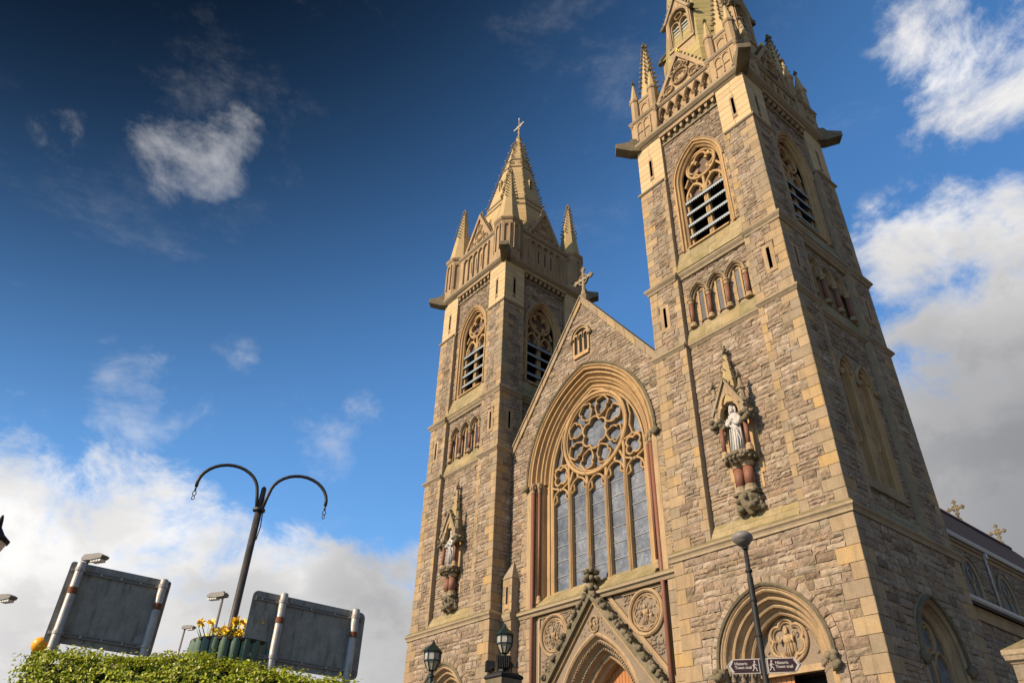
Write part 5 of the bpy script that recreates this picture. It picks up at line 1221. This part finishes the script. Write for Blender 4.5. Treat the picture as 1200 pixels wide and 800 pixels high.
for i in range(nr_):
    t0 = 2*pi*(i+.06)/nr_; t1 = 2*pi*(i+.94)/nr_; tm = (t0+t1)/2
    prof = [(.36, 0), (.42, .05), (.49, .22), (.515, .40), (.51, .50)]
    vs = []; fs = []
    for r, b in prof: vs += [(r*cos(t0), b, r*sin(t0)), ((r+.028)*cos(t0*.72+t1*.28), b, (r+.028)*sin(t0*.72+t1*.28)), ((r+.028)*cos(t0*.28+t1*.72), b, (r+.028)*sin(t0*.28+t1*.72)), (r*cos(t1), b, r*sin(t1))]
    for j in range(len(prof)-1): fs += [(j*4+k, j*4+k+1, j*4+k+5, j*4+k+4) for k in range(3)]
    g.add(vs, fs, None, True)
g.rot([(.1, .0), (.34, .0), (.41, .05), (.48, .22), (.495, .48)], 26, m='hedge_core'); g.rot([(.495, .46), (.535, .48), (.535, .51), (.50, .52), (.485, .49)], 40, m='soil'); obj(g, 'tub', pt)
g = MB(wf(0, 0), 'soil'); g.ell(0, .46, 0, .485, .06, .485, None, .1, True, 18, 6); obj(g, 'soil', pt)
g = MB(wf(0, 0), 'worn_pole'); g.rot([(.05, -3.1+ground_z(px_, py_)), (.05, .0)], 12); g.rot([(.16, -.05), (.30, .0)], 16); obj(g, 'stand', pt)
def daffodil_proto():
    d = empty('daffodil', (0, 0, 0), 'yellow daffodil flower growing in the ribbed green tub', 'daffodil', 'daffodils in the green tub')
    g = MB(wf(0, 0), 'daffodil_leaf'); g.tube([(0, 0, 0), (.01, .12, .005), (.0, .22, .02), (.01, .235, .04)], .0045, 5)
    for k in range(4):
        t = k*1.7; h = .16+.05*k % .07; x, z = .02*cos(t), .02*sin(t)
        g.add([(x-.006, 0, z), (x+.006, 0, z), (x*2.2+.006, h*.6, z*2.2), (x*2.2-.006, h*.6, z*2.2), (x*4, h*1.25, z*4)], [(0, 1, 2, 3), (3, 2, 4)])
    obj(g, 'stem', d)
    g = MB(wf(0, 0), 'daffodil_yellow')
    for k in range(6):
        t = k*pi/3; ca, sa = cos(t), sin(t); g.add([(.01, .24, .045), (.01+.03*cos(t-.45), .24+.03*sin(t-.45), .05), (.01+.052*ca, .24+.052*sa, .045), (.01+.03*cos(t+.45), .24+.03*sin(t+.45), .05)], [(0, 1, 2, 3)])
    n = 10; vs = [(.01+r*cos(2*pi*i/n), .24+r*sin(2*pi*i/n), c_) for r, c_ in ((.011, .045), (.014, .07), (.021, .085)) for i in range(n)]
    g.add(vs, [(j*n+i, j*n+(i+1) % n, (j+1)*n+(i+1) % n, (j+1)*n+i) for j in range(2) for i in range(n)], None, True); obj(g, 'flower', d)
    return d
dp = daffodil_proto(); kids = [x for x in COL.objects if x.parent == dp]; rd = random.Random(5)
for i in range(80):
    if i == 0: c = dp
    else:
        c = dp.copy(); COL.objects.link(c)
        for k in kids: q = k.copy(); COL.objects.link(q); q.parent = c
    t = rd.uniform(0, 2*pi); r = .40*rd.uniform(0, 1)**.7; c.location = (px_+r*cos(t), py_+r*sin(t), pz+.47-.05*rd.random()); c.rotation_euler = (rd.uniform(-.3, .3), rd.uniform(-.3, .3), rd.uniform(0, 2*pi) if rd.random() < .3 else rd.uniform(.2, 1.6)); s_ = rd.choice((.45, .55, .6, .7, .8, .95, 1.15)); c.scale = (1.0+s_*.35, 1.0+s_*.35, s_*1.15)

# ------------------------------------------------------------------ hedge
hp = [(4.255, -22.62), (6.20, -20.40)]
def hedge_at(t):
    L = [0]
    for p, q in zip(hp, hp[1:]): L.append(L[-1]+hypot(q[0]-p[0], q[1]-p[1]))
    d = t*L[-1]
    for i in range(len(hp)-1):
        if d <= L[i+1]+1e-9: f = (d-L[i])/(L[i+1]-L[i]); return Vector((hp[i][0]+(hp[i+1][0]-hp[i][0])*f, hp[i][1]+(hp[i+1][1]-hp[i][1])*f)), Vector((hp[i+1][1]-hp[i][1], -(hp[i+1][0]-hp[i][0]))).normalized()
rh = random.Random(11); nh = np.random.default_rng(3)
hg = ground_z(4.8, -22); hedge_r = empty('hedge', (4.9, -21.5, hg), 'clipped green box hedge along the bottom left in front of the road signs', 'hedge')
HWd = .42
def top_at(t): return 2.675 if t < .30 else 2.675-.375*((t-.30)/.70)**2
vs = []; fs = []; NS = 16
for i in range(NS+1):
    p, n_ = hedge_at(i/NS)
    HT = top_at(i/NS)
    for (o, z) in ((HWd-.07, hg), (HWd-.05, HT-.2), (HWd-.16, HT-.06), (-HWd+.1, HT-.06), (-HWd+.05, hg)): vs.append((p.x+n_.x*o-4.9, p.y+n_.y*o+21.5, z-hg))
for i in range(NS): fs += [(i*5+j, i*5+j+1, (i+1)*5+j+1, (i+1)*5+j) for j in range(4)]
fs += [(0, 1, 2, 3, 4), (NS*5+4, NS*5+3, NS*5+2, NS*5+1, NS*5)]
g = MB(XYZ, 'hedge_core'); g.add(vs, fs); obj(g, 'branches', hedge_r)
vs = []; fs = []
def leaf(P, nrm, s_):
    d = Vector(nh.normal(0, 1, 3)); t = (d - nrm*d.dot(nrm)*.6).normalized(); sd = t.cross(nrm+Vector(nh.normal(0, .36, 3))).normalized(); up_ = sd.cross(t)
    k = len(vs); q = [P-t*s_*.5, P+sd*s_*.30-t*s_*.1+up_*s_*.10, P+sd*s_*.26+t*s_*.25+up_*s_*.08, P+t*s_*.55, P-sd*s_*.26+t*s_*.25+up_*s_*.08, P-sd*s_*.30-t*s_*.1+up_*s_*.10]
    vs.extend([(v.x-4.9, v.y+21.5, v.z-hg) for v in q]); fs.append((k, k+1, k+2, k+3)); fs.append((k, k+3, k+4, k+5))
bump = lambda a, b: .018*sin(a*5.1+1)+.015*sin(a*11.3+b*7)+.012*sin(b*13+a*3)
for _ in range(46000):
    u = rh.random(); t = rh.random(); p, n_ = hedge_at(t); L = t*3.3; HT = top_at(t)
    if u < .62:       # face towards the street, thicker near the top that shows
        z = HT-.02-(rh.random()**1.35)*1.3; o = HWd+bump(L, z)+rh.gauss(0, .016); nr3 = Vector((n_.x, n_.y, .35))
        if z > HT-.14: o -= (z-HT+.14)*.6
    elif u < .90: o = rh.uniform(-HWd, HWd); z = HT+bump(L, o*2)*.9+rh.gauss(0, .018)+(.035*rh.random()**6 if rh.random() < .3 else 0)-max(0, abs(o)-.3)*.5; nr3 = Vector((n_.x*.2, n_.y*.2, 1))
    else:
        p, n_ = hedge_at(0); o = rh.uniform(-HWd, HWd); z = HT-.02-rh.random()**1.3*1.3; sd = Vector((-n_.y, n_.x)); p = p-(Vector((n_.y, -n_.x))*-1)*(.04+bump(o*3, z)+.07*(HT-z)+abs(rh.gauss(0, .02))); nr3 = Vector((-.1, -1, .3))
    if sin(t*61+z*17)+sin(z*43-t*29+o*9)+sin(t*151+o*31) < -1.25: continue      # gaps where the twigs show
    leaf(Vector((p.x+n_.x*o, p.y+n_.y*o, z)), nr3.normalized(), rh.uniform(.018, .034))
for _ in range(28):      # stray shoots above the clipped top
    t = rh.random(); p, n_ = hedge_at(t); o = rh.uniform(-.3, HWd); h = rh.uniform(.02, .065); HT = top_at(t)
    for k in range(6): leaf(Vector((p.x+n_.x*o+rh.gauss(0, .012), p.y+n_.y*o+rh.gauss(0, .012), HT+h*k/5)), Vector((n_.x, n_.y, .6)).normalized(), rh.uniform(.02, .034))
g = MB(XYZ, 'leaf'); g.add(vs, fs); obj(g, 'foliage', hedge_r)

# ------------------------------------------------------------------ far street lamps
def far_lamp(x, y, z, label, yaw, size=1.0, arm=.0):
    gx = ground_z(x, y); r = empty('street_lamp', (x, y, gx), label, 'street lamp', rz=yaw); F = wf(0, 0); H = z-gx
    g = MB(F, 'lamp_grey'); g.rot([(.10, 0), (.09, 1.2), (.065, 1.25), (.045, H-.1)], 10, smooth=True); g.tube([(0, H-.15, 0), (.0, H-.02, 0), (.10*size, H+.06*size, 0)], .04, 8); obj(g, 'post', r)
    g = MB(F, 'lamp_grey'); s_ = size
    g.prism([(-.12*s_, H+.02), (.2*s_, H-.0), (.62*s_, H+.03*s_), (.66*s_, H+.10*s_), (.5*s_, H+.17*s_), (-.05*s_, H+.18*s_), (-.14*s_, H+.1*s_)], -.13*s_, .13*s_); g.box(.0, .12*s_, H+.18*s_, H+.22*s_, -.03, .03)
    hd = obj(g, 'lamp_head', r); g = MB(F, 'lamp_lens')
    for i in range(4): g.box(.22*s_+i*.1*s_, .29*s_+i*.1*s_, H-.055*s_, H+.01*s_, -.1*s_, .1*s_)
    obj(g, 'lens', hd); return r
far_lamp(-12.5, -20.15, 7.92, 'grey street lamp head peeping over the top left corner of the left road sign', .5, 1.0)
far_lamp(-17.46, -14.58, 9.0, 'grey street lamp standing behind the basket post, just above the daffodils', pi+.5, 1.05)
far_lamp(-29.31, -12.28, 10.2, 'small distant street lamp between the left road sign and the flower tub', .5, .95)
far_lamp(-16.9, -21.5, 7.40, 'grey street lamp head at the left edge, lower of the two lamps there', .5, 1.0)
def wall_lantern(x, y, z, label, s_):
    gx = ground_z(x, y); r = empty('street_lantern', (x, y, gx), label, 'street lamp'); F = wf(0, 0); H = z-gx; g = MB(F, 'black_metal')
    g.rot([(.1, 0), (.06, 1.2), (.045, H-.75*s_), (.14*s_, H-.62*s_)], 10); obj(g, 'post', r); g = MB(F, 'black_metal')
    g.rot([(.34*s_, H-.12*s_), (.36*s_, H-.07*s_), (.20*s_, H+.06*s_), (.08*s_, H+.22*s_), (.05*s_, H+.40*s_), (.02*s_, H+.50*s_)], 12); obj(g, 'cap', r)
    g = MB(F, 'lamp_lens'); g.rot([(.14*s_, H-.62*s_), (.30*s_, H-.12*s_)], 6); obj(g, 'glass', r)
wall_lantern(-8.92, -22.72, 7.08, 'black pointed lantern cut off by the left edge, upper of the two lamps there', 1.0)
# belisha beacon
bxx, byy = -7.72, -21.19; gx = ground_z(bxx, byy); r = empty('belisha_beacon', (bxx, byy, gx), 'orange globe of a crossing beacon just above the left end of the hedge', 'crossing beacon'); F = wf(0, 0)
g = MB(F, 'black_metal')
for i in range(8): g.rot([(.06, i*.5), (.06, i*.5+.5)], 12, m='black_metal' if i % 2 else 'sign_white')
g.rot([(.06, 4.0), (.09, 4.81-gx-.2), (.12, 4.81-gx-.14)], 12); obj(g, 'pole', r); g = MB(F, 'beacon_orange'); g.ell(0, 4.81-gx, 0, .165, .165, .165, seg=20, rows=12); obj(g, 'globe', r)

# ------------------------------------------------------------------ lanterns on the church forecourt, floodlights, gate pier
def heritage_lantern(x, y, ztop, base, label):
    r = empty('heritage_lantern', (x, y, base), label, 'lantern'); F = wf(0, 0); H = ztop-base; g = MB(F, 'green_metal')
    g.rot([(.20, 0), (.20, .15), (.12, .25), (.085, .5), (.065, H-1.0), (.10, H-.98), (.10, H-.93), (.06, H-.9), (.06, H-.84), (.11, H-.80)], 12); g.tube([(-.26, H-1.12, 0), (.26, H-1.12, 0)], .018, 6); g.ell(-.27, H-1.12, 0, .03, .03, .03); g.ell(.27, H-1.12, 0, .03, .03, .03); obj(g, 'post', r)
    g = MB(F, 'green_metal'); R0, R1, b0, bm, b1 = .11, .235, H-.80, H-.56, H-.34
    for i in range(8):
        t = pi/8+i*pi/4; ca, sa = cos(t), sin(t); g.tube([(R0*ca, b0, R0*sa), (R1*ca, bm, R1*sa), (R1*ca, b1, R1*sa)], .014, 5)
    g.rot([(R1+.015, bm-.015), (R1+.015, bm+.015)], 8); g.rot([(R1+.03, b1-.01), (R1+.05, b1+.02), (R1+.02, b1+.06), (.16, b1+.15), (.07, b1+.22), (.045, b1+.26), (.03, b1+.30), (.0, b1+.36)], 8); fr_ = obj(g, 'frame', r)
    g = MB(F, 'lantern_glass'); g.rot([(R0, b0), (R1-.01, bm), (R1-.01, b1)], 8); obj(g, 'glass', fr_); return r
heritage_lantern(-7.31, -11.68, 6.40, 2.6, 'green eight sided lantern on a post before the far tower door')
# pillar of the gate carrying the second lantern
r = empty('lantern_pier', (-6.13, -10.05, ground_z(-6.1, -10)), 'dark capped gate pier crowned by floodlights, under the lantern beside the portal', 'pier'); g = MB(wf(0, 0), 'ashlar'); gx = ground_z(-6.1, -10)
g.box(-.36, .36, 0, 5.45-gx, -.36, .36, 'blackened'); obj(g, 'shaft', r); g = MB(wf(0, 0), 'black_metal'); g.rot([(.50, 5.42-gx), (.56, 5.47-gx), (.54, 5.53-gx), (.40, 5.6-gx)], 4, ph=pi/4); obj(g, 'cap', r)
heritage_lantern(-6.13, -10.05, 6.93, 5.55, 'green eight sided lantern standing above floodlights, left of the portal')
for dx, dy, rz, s_, lab in ((.30, -.22, .6, 1.15, 'dark finned floodlight on the gate pier, right of the lantern stem'), (-.32, -.2, -.5, .95, 'dark finned floodlight on the gate pier, left of the lantern stem')):
    r = empty('floodlight', (-6.13+dx, -10.05+dy, 5.57), lab, 'floodlight', rz=rz); g = MB(wf(0, 0), 'black_metal'); g.box(-.15*s_, .15*s_, .10, .10+.26*s_, -.08, .10)
    for i in range(7): x = -.14*s_+i*.045*s_; g.box(x, x+.012, .09, .11+.26*s_, .10, .16)
    obj(g, 'housing', r); g = MB(wf(0, 0), 'black_metal'); g.box(-.19*s_, -.165*s_, 0, .25, -.03, .03); g.box(.165*s_, .19*s_, 0, .25, -.03, .03); g.box(-.19*s_, .19*s_, -.02, .01, -.03, .03); g.box(.19*s_, .3*s_, .12, .2, -.05, .05); obj(g, 'bracket', r)
pxr, pyr = 6.72, -9.35; gx = ground_z(pxr, pyr)
r = empty('gate_pier', (pxr, pyr, gx), 'stone gate pier with a moulded pyramid cap at the bottom right corner', 'pier', rz=.25); g = MB(wf(0, 0), 'ashlar'); H = 4.22-gx
for i in range(7): g.box(-.34, .34, i*H/7+.004, (i+1)*H/7-.004, -.34, .34)
g.box(-.33, .33, 0, H, -.33, .33, 'mortar'); obj(g, 'shaft', r); g = MB(wf(0, 0), 'weathered'); g.rot([(.50, H), (.52, H+.03), (.58, H+.05), (.60, H+.11), (.62, H+.13), (.62, H+.20), (.08, H+.42)], 4, ph=pi/4); obj(g, 'cap', r)
print('script built', len(bpy.data.objects), 'objects')
